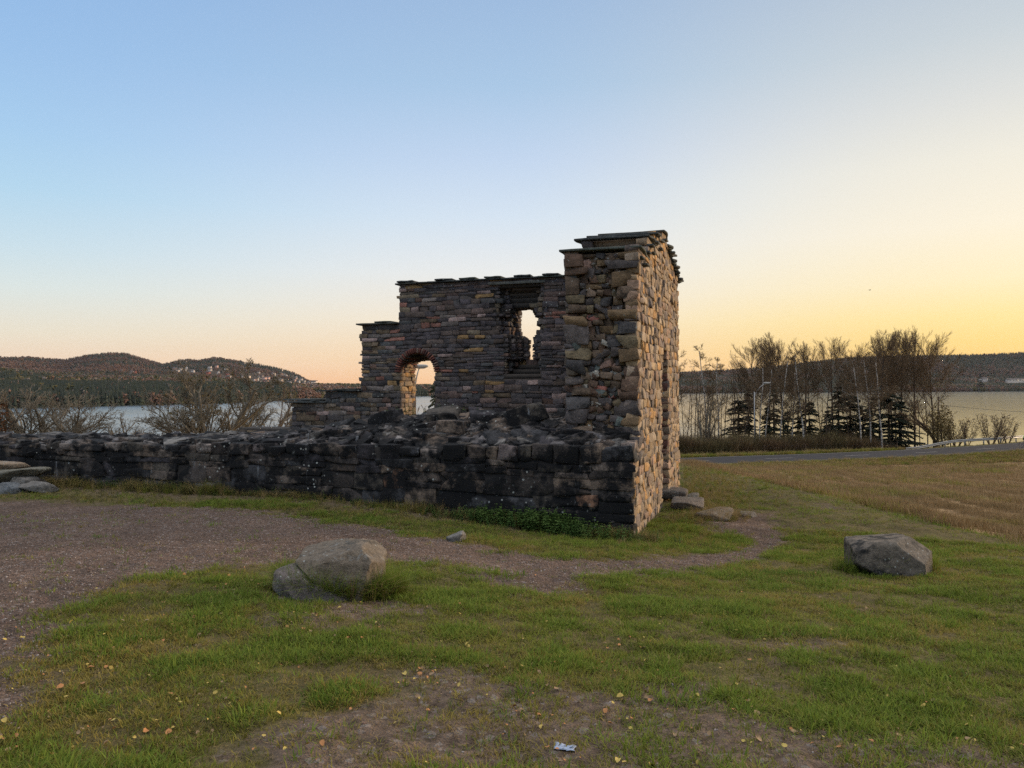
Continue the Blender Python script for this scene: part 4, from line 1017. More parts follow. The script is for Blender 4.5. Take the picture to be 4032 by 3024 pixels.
# leafy brown shrub cut by left edge
def leafy(name,loc,rad,n,mt,sz,seed,label,cat):
    rg_=np.random.default_rng(seed); root=empty(name,loc)
    P=dict(BUSH); S=[]
    for s in range(5):
        a=rg_.uniform(0,6.28); grow(S,np.zeros(3),nrm(np.array([math.cos(a)*.5,math.sin(a)*.5,1])),rad[2]*.8,.03,0,dict(THIN),rg_)
    segmesh('stem',[s[1] for s in S],M_bark,3,root)
    d=rg_.normal(0,1,(n,3)); d/=np.linalg.norm(d,axis=1)[:,None]; c=d*(rg_.random((n,1))**.45)*np.array(rad)*[1,1,.5]*(.75+.5*vn(d[:,0]*3+5,d[:,2]*3+9,seed))[:,None]+[0,0,rad[2]*.5]
    a=rg_.normal(0,sz,(n,3));b_=rg_.normal(0,sz,(n,3)); V=np.stack([c-a,c+b_,c+a,c-b_],1).reshape(-1,3)
    mesh('foliage',V,[np.arange(n*4).reshape(-1,4)],mt,root); return tag(root,label,cat)
b=at(-60,1640,36); leafy('brown_shrub',(float(b[0]),36,float(H(b[0],b[1]))),(1.1,1.0,4.6),5000,leafmat('russet_leaves',(.12,.05,.02),(.17,.08,.03)),.035,3,'russet leafy shrub cut by the left edge of the picture','shrub')
b=at(3862,1700,84); leafy('shrub',(float(b[0]),92.,float(H(b[0],92.))),(1.6,1.2,5.6),2600,leafmat('dusky_gold_leaves',(.14,.10,.04),(.19,.13,.05)),.055,4,'rounded half leafless shrub behind the guardrail against the water','shrub')
th=[bare_tree('bare_shrub',THIN,2.6,.03,700+i,M_twig,M_twig,stems=7,spread=.35) for i in range(2)]
for i,(px,h) in enumerate(((3765,3.0),(3805,2.6),(3900,3.2),(3935,2.9),(3965,2.3),(3745,2.2))):
    o=th[i] if i<2 else copy_thing(th[i%2]); x=(px-2016)/3000*93; yy=float(road_y(x))+5.5+random.uniform(0,2); x=(px-2016)/3000*yy
    z=float(H(x,yy)); o.location=(x,yy,z-.05); s=h*1.3/o['h'];o.scale=(s,s,s); tag(o,'twiggy bare bush behind the guardrail','shrub','bare bushes behind the guardrail')
# conifer seen through the arch
cf=spruce(520,6.5,.9); b=at(1712,1600,38); z=float(H(b[0],38)); s=(at(1712,1490,38)[2]-z)/6.5; cf.location=(float(b[0]),38,z); cf.scale=(s*.8,s*.8,s); tag(cf,'dark spruce half seen through the arched doorway','tree')
bs=copy_thing(th[0]); b=at(1665,1640,30); z=float(H(b[0],30)); bs.location=(float(b[0]),30,z); s=(at(1660,1590,30)[2]-z)/th[0]['h']; bs.scale=(s*.6,s*.6,s); tag(bs,'twiggy bare bush seen through the arched doorway','shrub')
# far lone tree
lt=spruce(530,7,.9); x=(3862-2016)/3000*1880; z=float(hillz(3862,1880)); lt.location=(x,1880,z-1); s=46/7; lt.scale=(s*.9,s*.9,s); tag(lt,'tall dark lone tree on the far right shore','tree')

# ------------------------------------------------------------------ lamps, poles, rail
M_galv=simple('galvanised_steel',(.25,.25,.25),.45,.5,.15,4,metal=.4); M_wood=simple('weathered_pole_wood',(.07,.05,.038),.9,.1,.3,5); M_black=simple('black_rubber',(.012,.012,.012),.6,.3)
M_head=simple('lamp_housing',(.30,.29,.27),.5,.4); M_glass=simple('lamp_glass',(.35,.33,.3),.2,.5); M_blue=simple('dark_blue_enamel',(.02,.025,.09),.5,.4)
def lamp(px,ybase,D,ytop,wood,label,headpx):
    b=at(px,ybase,D); z=float(H(b[0],b[1])); zt=at(px,ytop,D)[2]; zh=zt+ (1.4 if not wood else 1.1)
    root=empty('street_lamp',(float(b[0]),D,z)); h=zt-z
    m=MB(); m.tube([[0,0,0],[0,0,h]],[.13 if wood else .075,.09 if wood else .05],10); m.build('pole',M_wood if wood else M_galv,root,True)
    dx=(headpx-px)/3000*D
    m=MB(); m.tube([[0,0,h-.9],[.12*dx,0,h-.1],[.45*dx,0,h+.55],[.85*dx,0,h+.98]],[.035]*4,8); m.build('arm',M_galv,root,True)
    hd=MB(); P=TPL[4][0];P=P/(np.sum(np.abs(P)**3,1)**(1/3))[:,None]; hd.add(P*[.42,.13,.10]+[dx,0,h+1.02],TPL[4][1]); o=hd.build('lamp_head',M_head,root,True)
    gl=MB(); gl.add(P*[.28,.10,.06]+[dx,0,h+.94],TPL[4][1]); gl.build('lamp_glass',M_glass,o,True)
    tag(root,label,'street lamp'); return root,h
l1,h1=lamp(2970,1775,88,1543,False,'tall grey steel street lamp at the far verge of the road',3020)
l2,h2=lamp(1631,1640,42,1515,True,'wooden pole street lamp seen through the arched doorway',1657)
m=MB(); m.box((.0,-.09,1.55),(.17,.03,.2)); m.box((-.02,-.10,1.25),(.1,.03,.12)); m.build('sign_plate',M_blue,l1)
# leaning double pole with wire
p=at(3697,1740,95); z=float(H(p[0],95)); pole=empty('utility_pole',(float(p[0]),95,z)); ht=at(3695,1562,95)[2]-z
m=MB(); m.tube([[-.3,0,-.2],[-.05,0,ht]],[.13,.09],8); m.build('pole',M_wood,pole,True); m=MB(); m.tube([[.45,0,-.2],[-.0,0,ht*.72]],[.11,.09],8); m.build('prop',M_wood,pole,True)
tag(pole,'propped wooden utility pole by the water at the right end of the tree row','pole')
a=np.array([p[0],95,z+ht-1.0]); c=np.array([110.,120,at(4300,1592,120)[2]]); t=np.linspace(0,1,24)[:,None]; pts=a*(1-t)+c*t-np.array([0,0,1.3])*(4*t*(1-t))
m=MB(); m.tube(pts,.022,5); o=m.build('overhead_wire',M_black,pole,offset=(float(p[0]),95,z))
# guardrail
def guardrail():
    x0=44.6; root=empty('guardrail',(x0,float(road_y(x0))+4.0,-7.1)); off=np.array(root.location)
    xs=np.linspace(x0,125,60); ys=road_y(xs)+4.15*np.sqrt(1+np.gradient(road_y(xs),xs)**2); zz=-7.05+.62*ss(0,9,xs-x0)
    prof=np.array([[0,.16],[-.05,.11],[-.05,.06],[0,.02],[0,-.02],[-.05,-.06],[-.05,-.11],[0,-.16],[.02,-.16],[.02,.16]]); n=len(prof)
    V=[]
    for x,y,z in zip(xs,ys,zz):
        for a_,b_ in prof: V.append([x,y+a_*1.2,z+b_])
    V=np.array(V); Q=[[i*n+j,i*n+(j+1)%n,(i+1)*n+(j+1)%n,(i+1)*n+j] for i in range(59) for j in range(n)]
    mesh('rail',V,[np.array(Q)],M_galv,root,offset=off)
    for x in np.arange(x0+3,124,3.3):
        y=float(np.interp(x,xs,ys)); z=float(np.interp(x,xs,zz)); m=MB(); m.box((x,y+.09,(z+.12-7.3)/2),(.05,.06,(z+.12+7.3)/2)); m.build('post',M_galv,root,offset=off)
    tag(root,'long grey steel guardrail rising beside the road on the right','guardrail')
guardrail()
# thin fence of posts and wires at the thicket edge
def wire_fence():
    root=empty('wire_fence',(20,86,-7.1)); off=np.array(root.location)
    for x in np.arange(18,47,2.6):
        y=float(road_y(x))+9.5+.0; z=float(H(x,y)); m=MB(); m.tube([[x,y,z-.2],[x,y,z+1.25]],.035,6); m.build('post',M_wood,root,offset=off)
    xs=np.linspace(18,46.5,30)
    for h in(.5,.85,1.15):
        m=MB(); m.tube([[x,float(road_y(x))+9.5,float(H(x,road_y(x)+9.5))+h] for x in xs],.012,4); m.build('wire',M_wood,root,offset=off)
    tag(root,'thin post and wire fence in the brown undergrowth beyond the road','fence')
wire_fence()
# ------------------------------------------------------------------ cyclist at the right edge
def cyclist():
    x=(4036-2016)/3000*88.; y=float(road_y(x))-1.2; x=(4036-2016)/3000*y; g=-7.03
    bike=empty('bicycle',(x,y,g),R(10)); 
    for wx in(-.52,.52):
        m=MB(); a=np.linspace(0,2*math.pi,25); m.tube(np.c_[wx+.33*np.cos(a),0*a,.34+.33*np.sin(a)],.02,6,False)
        wl=m.build('wheel',M_black,bike,True)
        m=MB()
        for q in range(10): an=q*math.pi/5; m.tube([[wx,0,.34],[wx+.32*math.cos(an),0,.34+.32*math.sin(an)]],.003,4,False)
        m.build('spokes',M_galv,wl)
    m=MB()
    A=dict(bb=(-.08,0,.30),st=(-.22,0,.80),hd=(.38,0,.82),hb=(.42,0,.62),rw=(-.52,0,.34),fw=(.52,0,.34))
    for a_,b_ in(('bb','st'),('st','hd'),('bb','hb'),('hd','hb'),('hb','fw'),('bb','rw'),('st','rw')): m.tube([A[a_],A[b_]],.018,6)
    m.build('frame',M_blue,bike,True)
    m=MB(); m.tube([(.37,0,.8),(.36,0,.95),(.36,-.26,.97)],.014,6); m.tube([(.36,0,.95),(.36,.26,.97)],.014,6); m.build('handlebar',M_black,bike,True)
    m=MB(); P=TPL[4][0];P=P/(np.sum(np.abs(P)**3,1)**(1/3))[:,None]; m.add(P*[.14,.07,.03]+[-.25,0,.90],TPL[4][1]); m.tube([(-.22,0,.78),(-.25,0,.9)],.015,6); m.build('saddle',M_black,bike,True)
    tag(bike,'dark bicycle ridden along the road at the right edge','bicycle')
    per=empty('person',(x,y,g),R(10))
    def skin(name,v,e,r,mt,par):
        me=bpy.data.meshes.new(name); me.from_pydata(v,e,[]); o=bpy.data.objects.new(name,me); COL.objects.link(o); o.parent=par; me.materials.append(mt)
        o.modifiers.new('skin','SKIN'); 
        for i,q in enumerate(r): me.skin_vertices[0].data[i].radius=(q,q)
        me.skin_vertices[0].data[0].use_root=True
        o.modifiers.new('sub','SUBSURF').levels=1; o.modifiers['sub'].render_levels=1; return o
    v=[(-.22,0,.98),(-.10,0,1.20),(.05,0,1.40),(.12,0,1.50),(.16,0,1.60),(.17,0,1.68), # pelvis..head
       (.05,.17,1.40),(.16,.22,1.17),(.34,.23,.99),(.40,.22,.99), (.05,-.17,1.40),(.16,-.22,1.17),(.34,-.23,.99),(.40,-.22,.99),
       (-.20,.09,.94),(.12,.10,.78),(-.02,.10,.42),(.12,.10,.36), (-.20,-.09,.94),(.06,-.10,.62),(-.12,-.10,.24),(.02,-.10,.18)]
    e=[(0,1),(1,2),(2,3),(3,4),(4,5),(2,6),(6,7),(7,8),(8,9),(2,10),(10,11),(11,12),(12,13),(0,14),(14,15),(15,16),(16,17),(0,18),(18,19),(19,20),(20,21)]
    r=[.13,.12,.14,.055,.09,.08,.06,.045,.032,.03,.06,.045,.032,.03,.09,.065,.045,.035,.09,.065,.045,.035]
    skin('body',v,e,r,simple('dark_cycling_clothes',(.015,.016,.022),.8),per)
    jv=[(-.20,0,1.02),(-.10,0,1.20),(.05,0,1.41),(.11,0,1.49),(.05,.17,1.41),(.16,.22,1.18),(.31,.23,1.01),(.05,-.17,1.41),(.16,-.22,1.18),(.31,-.23,1.01)]
    je=[(0,1),(1,2),(2,3),(2,4),(4,5),(5,6),(2,7),(7,8),(8,9)]
    skin('jacket',jv,je,[.145,.14,.16,.07,.075,.06,.045,.075,.06,.045],simple('bright_green_jacket',(.10,.42,.04),.7),per)
    m=MB(); m.add(P*[.09,.075,.10]+[.185,0,1.66],TPL[4][1]); m.build('face',simple('skin_tone',(.45,.28,.2),.6),per,True)
    m=MB(); m.add(P*[.14,.095,.075]+[.15,0,1.75],TPL[4][1]); m.build('helmet',M_black,per,True)
    tag(per,'person in a bright green jacket and dark trousers riding a bicycle at the right edge','person')
cyclist()
# bird
b=at(3427,1142,120); m=MB(); P=TPL[4][0];P=P/(np.sum(np.abs(P)**2,1)**.5)[:,None]; m.add(P*[.16,.05,.05],TPL[4][1])
for s in(-1,1): m.add([[.06,0,0],[-.06,0,0],[-.05,s*.28,.08],[.03,s*.28,.08],[-.09,s*.5,.02]],None,[[0,1,2],[0,2,3],[3,2,4]])
o=m.build('bird',M_black); o.location=tuple(b); tag(o,'tiny dark bird flying in the yellow sky','bird')

# ------------------------------------------------------------------ far houses
M_hw=[simple('house_wall_white',(.55,.48,.43),.8),simple('house_wall_cream',(.62,.48,.38),.8),simple('house_wall_pink',(.60,.38,.32),.8),simple('house_wall_red',(.32,.10,.07),.8)]
M_hr=simple('dark_house_roof',(.06,.05,.05),.9); M_win=simple('dark_window_panes',(.03,.035,.04),.2,.5)
def house_mesh(w,d,h,rh,mw):
    V=[[-w,-d,-6],[w,-d,-6],[w,d,-6],[-w,d,-6],[-w,-d,h],[w,-d,h],[w,d,h],[-w,d,h],[-w,0,h+rh],[w,0,h+rh]]
    Q=[[0,1,5,4],[1,2,6,5],[2,3,7,6],[3,0,4,7]]; T=[[5,6,9],[7,4,8]]; e=.7
    V+= [[-w-e,-d-e,h-.35],[w+e,-d-e,h-.35],[w+e,0,h+rh+.2],[-w-e,0,h+rh+.2],[-w-e,d+e,h-.35],[w+e,d+e,h-.35]]
    Q+= [[10,11,12,13],[13,12,15,14]]
    n=len(V)
    for k in range(3):
        x=-w*.6+k*w*.6; V+=[[x-.7,-d-.05,1.2],[x+.7,-d-.05,1.2],[x+.7,-d-.05,2.6],[x-.7,-d-.05,2.6]]; Q.append([n+4*k,n+4*k+1,n+4*k+2,n+4*k+3])
    mi=[0]*4+[1]*2+[2]*3+[0]*2
    return V,Q,T,mi
def houses():
    rgh=random.Random(5); protos=[]
    for k in range(4):
        V,Q,T,mi=house_mesh(6.5,4.5,5.2,3,None); o=mesh('house',np.array(V),[np.array(Q),np.array(T)],[M_hw[k],M_hr,M_win],mi=mi,link=False); protos.append(o)
    spots=HSPOT
    used=[0]*4
    for i,(px,D) in enumerate(spots):
        if isinstance(D,tuple):
            y=D[1]; best=None
            for Dd in np.linspace(float(np.interp(px,HK[:,0],HK[:,1]))+150,3500,120):
                z=float(hillz(px,Dd)); yy=(1530-.004*(px-2016))-z/Dd*3000
                if best is None or abs(yy-y)<best[0]: best=(abs(yy-y),Dd)
            D=best[1]+rgh.uniform(-30,30)
        k=0 if rgh.random()<.45 else rgh.randrange(4)
        o=protos[k] if not used[k] else protos[k].copy(); used[k]=1; COL.objects.link(o)
        s=.45+D/6500; o.location=((px-2016)/3000*D,D,float(hillz(px,D))+2.5); o.rotation_euler=(0,0,rgh.uniform(-1.2,1.2)); o.scale=(s*rgh.uniform(.7,1.3),s,s)
        o.name='house'
        if i<2+4: tag(o,'pale house in the small cluster high on the wooded slope left of the tallest alder','house','houses high on the slope')
        elif i<8: tag(o,'lone pale farmhouse low on the wooded slope under the highest hill','house','lone farmhouses on the slope')
        else: tag(o,('white','cream','pinkish','dark red')[k]+' house of the hillside town across the lake','house','%s houses of the hillside town'%('white','cream','pinkish','dark red')[k])
    # big pale buildings right of the town
    def block(px0,px1,y0,y1,D,dep,name,label,cat,mt,rows_):
        a,b_=at(px0,y1,D),at(px1,y0,D); cx=(a[0]+b_[0])/2; root=empty(name,(float(cx),D,float(a[2])))
        w=(b_[0]-a[0])/2;h=b_[2]-a[2]; m=MB(); m.box((0,dep/2,h/2-8),(w,dep/2,h/2+8)); m.build('wall',mt,root)
        m=MB(); m.box((0,dep/2,h+.5),(w+.6,dep/2+.6,.5)); m.build('roof',M_hr,root)
        n=max(2,int(w/4)); m_=MB()
        for r in range(rows_):
            m=MB(); m.box((0,-.06,h*(r+.6)/rows_),(w*.92,.05,h/rows_*.17)); m.build('window_band',M_win,root)
        tag(root,label,cat); return root
    block(1226,1244,1499,1533,2050,20,'tower_block','tall pale pink industrial tower by the lake town','building',M_hw[1],4)
    block(1240,1350,1517,1531,2100,40,'factory','long low pale pink factory beside the industrial tower','building',M_hw[2],1)
    block(1350,1400,1521,1530,2180,30,'factory','shorter low building at the right end of the long pink factory','building',M_hw[1],1)
    # right shore farm
    for px,D,s,l in ((3985,2330,1.6,'pale blue grey barn on the green far shore field at the right'),(4012,2345,1.1,'small white house beside the barn on the far right shore'),(3872,2420,1.0,'small white house behind the tall lone tree on the far shore')):
        o=protos[0].copy(); COL.objects.link(o); o.name='farmhouse'; o.location=((px-2016)/3000*D,D,float(hillz(px,D))+5); o.scale=(1.9*s,1.2,1.1); o.rotation_euler=(0,0,.2); tag(o,l,'house')
houses()
# ------------------------------------------------------------------ grasses
def tuft(name,mt,n,h,spread,lean,w,seed,link=False,bend=.5):
    rg_=np.random.default_rng(seed)
    a=rg_.uniform(0,6.28,n); r=spread*np.sqrt(rg_.random(n)); b0=np.c_[r*np.cos(a),r*np.sin(a),np.full(n,-.01)]
    la=a+rg_.normal(0,1.0,n); ln=lean*rg_.uniform(.2,1.2,n); hh=h*rg_.uniform(.45,1.15,n)
    d=np.c_[np.cos(la)*ln,np.sin(la)*ln,np.ones(n)]; d/=np.linalg.norm(d,axis=1)[:,None]
    side=np.c_[-np.sin(la+rg_.normal(0,.8,n)),np.cos(la),np.zeros(n)]*(w/2)
    m=b0+d*hh[:,None]*.55; t=m+(d*[1+0,1,1]+np.c_[np.cos(la)*ln*bend*2,np.sin(la)*ln*bend*2,-ln*bend*1.0])*hh[:,None]*.5
    V=np.stack([b0-side,b0+side,m+side*.8,m-side*.8,t],1).reshape(-1,3); k=np.arange(n)*5
    o=mesh(name,V,[np.c_[k,k+1,k+2,k+3],np.c_[k+3,k+2,k+4]],mt,link=link); return o
Mg1=leafmat('lawn_grass',(.085,.11,.014),(.20,.205,.032),(.24,.18,.045),trans=.25,pscale=1.0)
Mg2=leafmat('lush_grass',(.09,.14,.018),(.17,.215,.03),None,trans=.3)
Mg3=leafmat('dry_grass',(.20,.14,.055),(.28,.20,.09),None,trans=.2)
Mg4=leafmat('stubble_straw',(.20,.13,.06),(.36,.24,.12),(.17,.115,.05),pscale=.3,trans=.1)
Mg5=leafmat('brown_brush',(.06,.035,.02),(.17,.10,.05),(.12,.10,.04),pscale=.2)
def grass():
    rg_=np.random.default_rng(9)
    T=[tuft('t',Mg1,16,.032,.05,.9,.004,i) for i in range(3)]+[tuft('t',Mg2,14,.05,.045,.8,.0042,10+i) for i in range(2)]+[tuft('t',Mg3,9,.03,.06,1.4,.003,20+i) for i in range(2)]
    for i,o in enumerate(T): o.name='grass_tuft_%02d'%i
    N=300000
    az=np.radians(rg_.uniform(-41,41,N)); r=2.6*np.exp(rg_.random(N)*math.log(26/2.6)); r=np.where(rg_.random(N)<.55,np.sqrt(rg_.random(N)*(12**2-2.6**2)+2.6**2),r)
    x=r*np.sin(az);y=r*np.cos(az)
    g,d,f=zones(x,y); n=fbm(x*3.5,y*3.5,3,51); n2=fbm(x*.9,y*.9,3,52)
    dens=(1-g*.985)*(1-d*.72)*(1-.96*f)*np.clip(.72+(n-.45)*2.4+(n2-.5)*1.0,.15,1)
    # no grass under the walls
    u=(x-CO[0])*UL[0]+(y-CO[1])*UL[1]; v=(x-CO[0])*VG[0]+(y-CO[1])*VG[1]
    inside=(u>0)&(u<13.4)&(v>0)&(v<6)
    wf=(u>-.2)&(u<13.4)&(v<0)&(v>-1.1); dens=np.where(wf,dens*(.25+.5*ss(-.3,-1.1,v)+.3*(n>.55)),dens)
    k=(rg_.random(N)<dens)&~inside; x,y,n,n2,d=x[k],y[k],n[k],n2[k],d[k]; M=len(x)
    r_=rg_.random(M); lp=.12+.5*ss(.42,.68,n); vid=np.where(r_<.27+.25*d-.1*ss(.5,.6,n),rg_.integers(5,7,M),np.where(rg_.random(M)<lp,rg_.integers(3,5,M),rg_.integers(0,3,M)))
    dist=np.hypot(x,y); s=(.45+1.0*rg_.random(M)**1.4)*(1+.5*ss(7,20,dist))
    s=s*(.95+.18*ss(.45,.7,n))
    scatter('grass',np.c_[x,y,HG(x,y)],np.c_[rg_.normal(0,.12,M),rg_.normal(0,.12,M),rg_.uniform(0,6.28,M)],s,vid,T,'short patchy autumn grass on the mound')
grass()
def longgrass():
    rg_=np.random.default_rng(19)
    T=[tuft('t',Mg2,30,.42,.05,.5,.006,30+i,bend=.9) for i in range(2)]+[tuft('t',Mg3,22,.42,.06,.55,.005,40+i,bend=.9) for i in range(2)]+[tuft('t',Mg1,28,.34,.07,.5,.006,50+i,bend=.8) for i in range(2)]
    T+=[tuft('t',leafmat('rank_grass',(.05,.06,.015),(.11,.09,.03)),26,.34,.09,.6,.006,55+i,bend=.8) for i in range(2)]
    for i,o in enumerate(T): o.name='long_tuft_%02d'%i
    P=[];V=[];S=[]
    def add(x,y,v,s): P.append([x,y,float(HG(x,y))]);V.append(v);S.append(s)
    # foot of the low wall
    for k in range(1900):
        u=rg_.uniform(-.3,13); v=-abs(rg_.normal(0,.16))-.02; 
        if fbm(np.array(u*1.3),np.array(0.),3,5)<.40 and rg_.random()<.5: continue
        w_=W(u,v,0); wide=1
        t=rg_.random(); vid=rg_.integers(2,4) if t<.30 else (rg_.integers(6,8) if t<.75 else rg_.integers(4,6))
        add(w_[0],w_[1],vid,rg_.uniform(.16,.46)*(.7+.9*float(vn(np.array(u*2.),np.array(1.),8)))*(1.15 if u>6 else 1))
    # strip between wall and gravel
    for k in range(1600):
        px=rg_.uniform(0,2450); yb=np.interp(px,[0,700,1200,1700,2100,2500],[1925,1940,1980,2030,2085,2130]); yg=np.interp(px,[0,600,1000,1400,1700,2000,2450],[1965,1985,2008,2060,2115,2165,2205])
        q=ground_at(px,rg_.uniform(yb,yg)); t=rg_.random(); add(q[0],q[1],rg_.integers(6,8) if t<.55 else (rg_.integers(2,4) if t<.7 else rg_.integers(4,6)),rg_.uniform(.10,.26))
    # lush clump round the near corner and along the lit wall
    for k in range(900):
        u=rg_.normal(-.25,.35); v=rg_.uniform(-.9,3.0); 
        if u>-.03 and v>-.05: continue
        w_=W(u,v,0); add(w_[0],w_[1],rg_.choice([0,1,4,5,2]),rg_.uniform(.12,.32)*(1 if v<1.2 else .6))
    # collars round the boulders
    for (bx,by),rx,ry,n_ in (((BOUL[0]-.02,BOUL[1]+.08),.43,.27,430),((BOUL2[0]+.02,BOUL2[1]+.1),.50,.28,60)):
        for k in range(n_):
            a=rg_.uniform(0,6.28) if rg_.random()<.4 else rg_.uniform(3.0,6.5)
            add(bx+math.cos(a)*rx*rg_.uniform(.93,1.1),by+math.sin(a)*ry*rg_.uniform(.95,1.15),rg_.choice([0,1,0,1,3,4]),rg_.uniform(.30,.66))
    for k in range(260):
        q=ground_at(rg_.normal(2810,60),rg_.normal(2040,9)); add(q[0],q[1],rg_.choice([2,3,3,4]),rg_.uniform(.25,.55))
    for k in range(1300):   # rough bank on the right
        q=ground_at(2690+abs(rg_.normal(0,160)),rg_.uniform(1845,2010)); add(q[0],q[1],rg_.choice([4,5,4,2,3]),rg_.uniform(.12,.45))
    P=np.array(P);N=len(P)
    scatter('long_grass',P,np.c_[rg_.normal(0,.15,N),rg_.normal(0,.15,N),rg_.uniform(0,6.28,N)],np.array(S),np.array(V),T,'longer green and straw coloured grass along the walls and round the boulders')
b_=onground(1295,2345); BOUL=(b_[0]+.06,b_[1]+.1); b_=onground(3505,2255); BOUL2=(b_[0]+.02,b_[1]+.12)
longgrass()
def stubble():
    rg_=np.random.default_rng(29); T=[tuft('t',Mg4,16,.16,.16,.35,.006,60+i,bend=.3) for i in range(4)]+[tuft('t',Mg1,14,.14,.16,.6,.007,70)]
    for i,o in enumerate(T): o.name='stubble_tuft_%02d'%i
    N=70000; az=np.radians(rg_.uniform(10,40,N)); r=8*np.exp(rg_.random(N)*math.log(100/8.)); x=r*np.sin(az);y=r*np.cos(az); g,d,f=zones(x,y)
    n=fbm(x*.35,y*.35,3,61); u=(x-CO[0])*UL[0]+(y-CO[1])*UL[1]; v=(x-CO[0])*VG[0]+(y-CO[1])*VG[1]
    q_=x-.22*y+1.2*(fbm(x*.12,y*.12,2,91)-.5); k=(rg_.random(N)<f*(.2+.8*(np.sin(q_*3.6)>-.2)))&(y<road_y(x)-4)&~((u>-.1)&(v<6.1)); x,y,r,n=x[k],y[k],r[k],n[k]; M=len(x)
    s=rg_.uniform(.5,1.1,M)*(.8+r/45)*np.clip(.4+n*1.3,.4,1.3); row=np.sin((y-.12*x)*2.2)>0
    vid=np.where((n>.56)&(rg_.random(M)<.6),4,rg_.integers(0,4,M))
    scatter('stubble',np.c_[x,y,HG(x,y)],np.c_[np.zeros(M),np.zeros(M),rg_.uniform(0,6.28,M)],s,vid,T,'brown straw stubble of the field below the mound')
stubble()
def brush():
    rg_=np.random.default_rng(39); T=[tuft('t',Mg5,70,1.9,.5,.4,.035,80+i,bend=.4) for i in range(3)]+[tuft('t',Mg3,40,.7,.4,.6,.03,90),tuft('t',Mg1,50,.45,.5,.7,.03,91),tuft('t',Mg1,50,.45,.5,.7,.03,92)]
    for i,o in enumerate(T): o.name='verge_tuft_%02d'%i
    P=[];V=[];S=[]
    for k in range(9000):
        x=rg_.uniform(-8,75); o=rg_.uniform(3.9,17); y=float(road_y(x))+o
        if x>46 and o>7: continue
        if o<7.5+3*float(vn(np.array(x*.25),np.array(3.),2)): v=rg_.choice([4,5,4,5,3]); s=rg_.uniform(.5,1.1)
        else: v=rg_.choice([0,1,2,0,1,3]); s=rg_.uniform(.6,1.25)*(.8+.5*float(vn(np.array(x*.6),np.array(o*.3),4)))
        if x>44: s*=.45
        P.append([x,y,float(H(x,y))]);V.append(v);S.append(s)
    for k in range(3500):
        x=rg_.uniform(-5,70); o=-rg_.uniform(3.6,8.5); y=float(road_y(x))+o; P.append([x,y,float(H(x,y))]);V.append(rg_.choice([4,5,4,3]));S.append(rg_.uniform(.3,.75))
    P=np.array(P);N=len(P)
    scatter('roadside_brush',P,np.c_[np.zeros(N),np.zeros(N),rg_.uniform(0,6.28,N)],np.array(S),np.array(V),T,'brown brush and green verge grass beside the road')
brush()
# nettles at the foot of the wall
def leafcard(mt,seed,n=26,h=.28,ls=.028):
    rg_=np.random.default_rng(seed); mb=MB()
    for s in range(5):
        a=rg_.uniform(0,6.28); p=np.array([math.cos(a)*.05,math.sin(a)*.05,0]); tip=p+np.array([math.cos(a)*.08,math.sin(a)*.08,h*rg_.uniform(.6,1.1)])
        mb.tube([p,tip],.0025,3,False)
        for q in np.linspace(.25,1,6):
            c=p+(tip-p)*q
            for t in range(3):
                b=rg_.uniform(0,6.28); d=np.array([math.cos(b),math.sin(b),-.25]); sd=np.array([-d[1],d[0],0]); l=ls*rg_.uniform(.7,1.4)*(1.25-.5*q)*1.6
                mb.add([c,c+d*l*.5+sd*l*.38+[0,0,.006],c+d*l,c+d*l*.5-sd*l*.38+[0,0,.006]],[[0,1,2,3]])
    return mb.build('t',mt,link=False)
def weeds():
    rg_=np.random.default_rng(49); Mw=leafmat('nettle_leaves',(.04,.085,.018),(.08,.13,.03),None,trans=.2); T=[leafcard(Mw,i) for i in range(4)]
    for i,o in enumerate(T): o.name='weed_%02d'%i
    P=[];S=[]
    for k in range(230):
        u=rg_.normal(1.25,.65); v=-abs(rg_.normal(.10,.16))-.03; w_=W(u,v,0); P.append([w_[0],w_[1],float(HG(w_[0],w_[1]))]); S.append(rg_.uniform(.4,.95)*max(.4,1.1-.3*abs(u-1.1)))
    for k in range(26):
        w_=W(rg_.uniform(2.4,4.3),1.24,-.45); P.append([w_[0],w_[1],float(zcr(3))-.05]);S.append(rg_.uniform(.3,.8))
    for k in range(80):
        w_=W(rg_.uniform(2.4,12),-abs(rg_.normal(0,.12)),0); P.append([w_[0],w_[1],float(HG(w_[0],w_[1]))]);S.append(.16+.42*rg_.random()**1.6)
    N=len(P); scatter('nettles',np.array(P),np.c_[np.zeros(N),np.zeros(N),rg_.uniform(0,6.28,N)],np.array(S),rg_.integers(0,4,N),T,'green nettles growing at the foot of the low wall')
weeds()
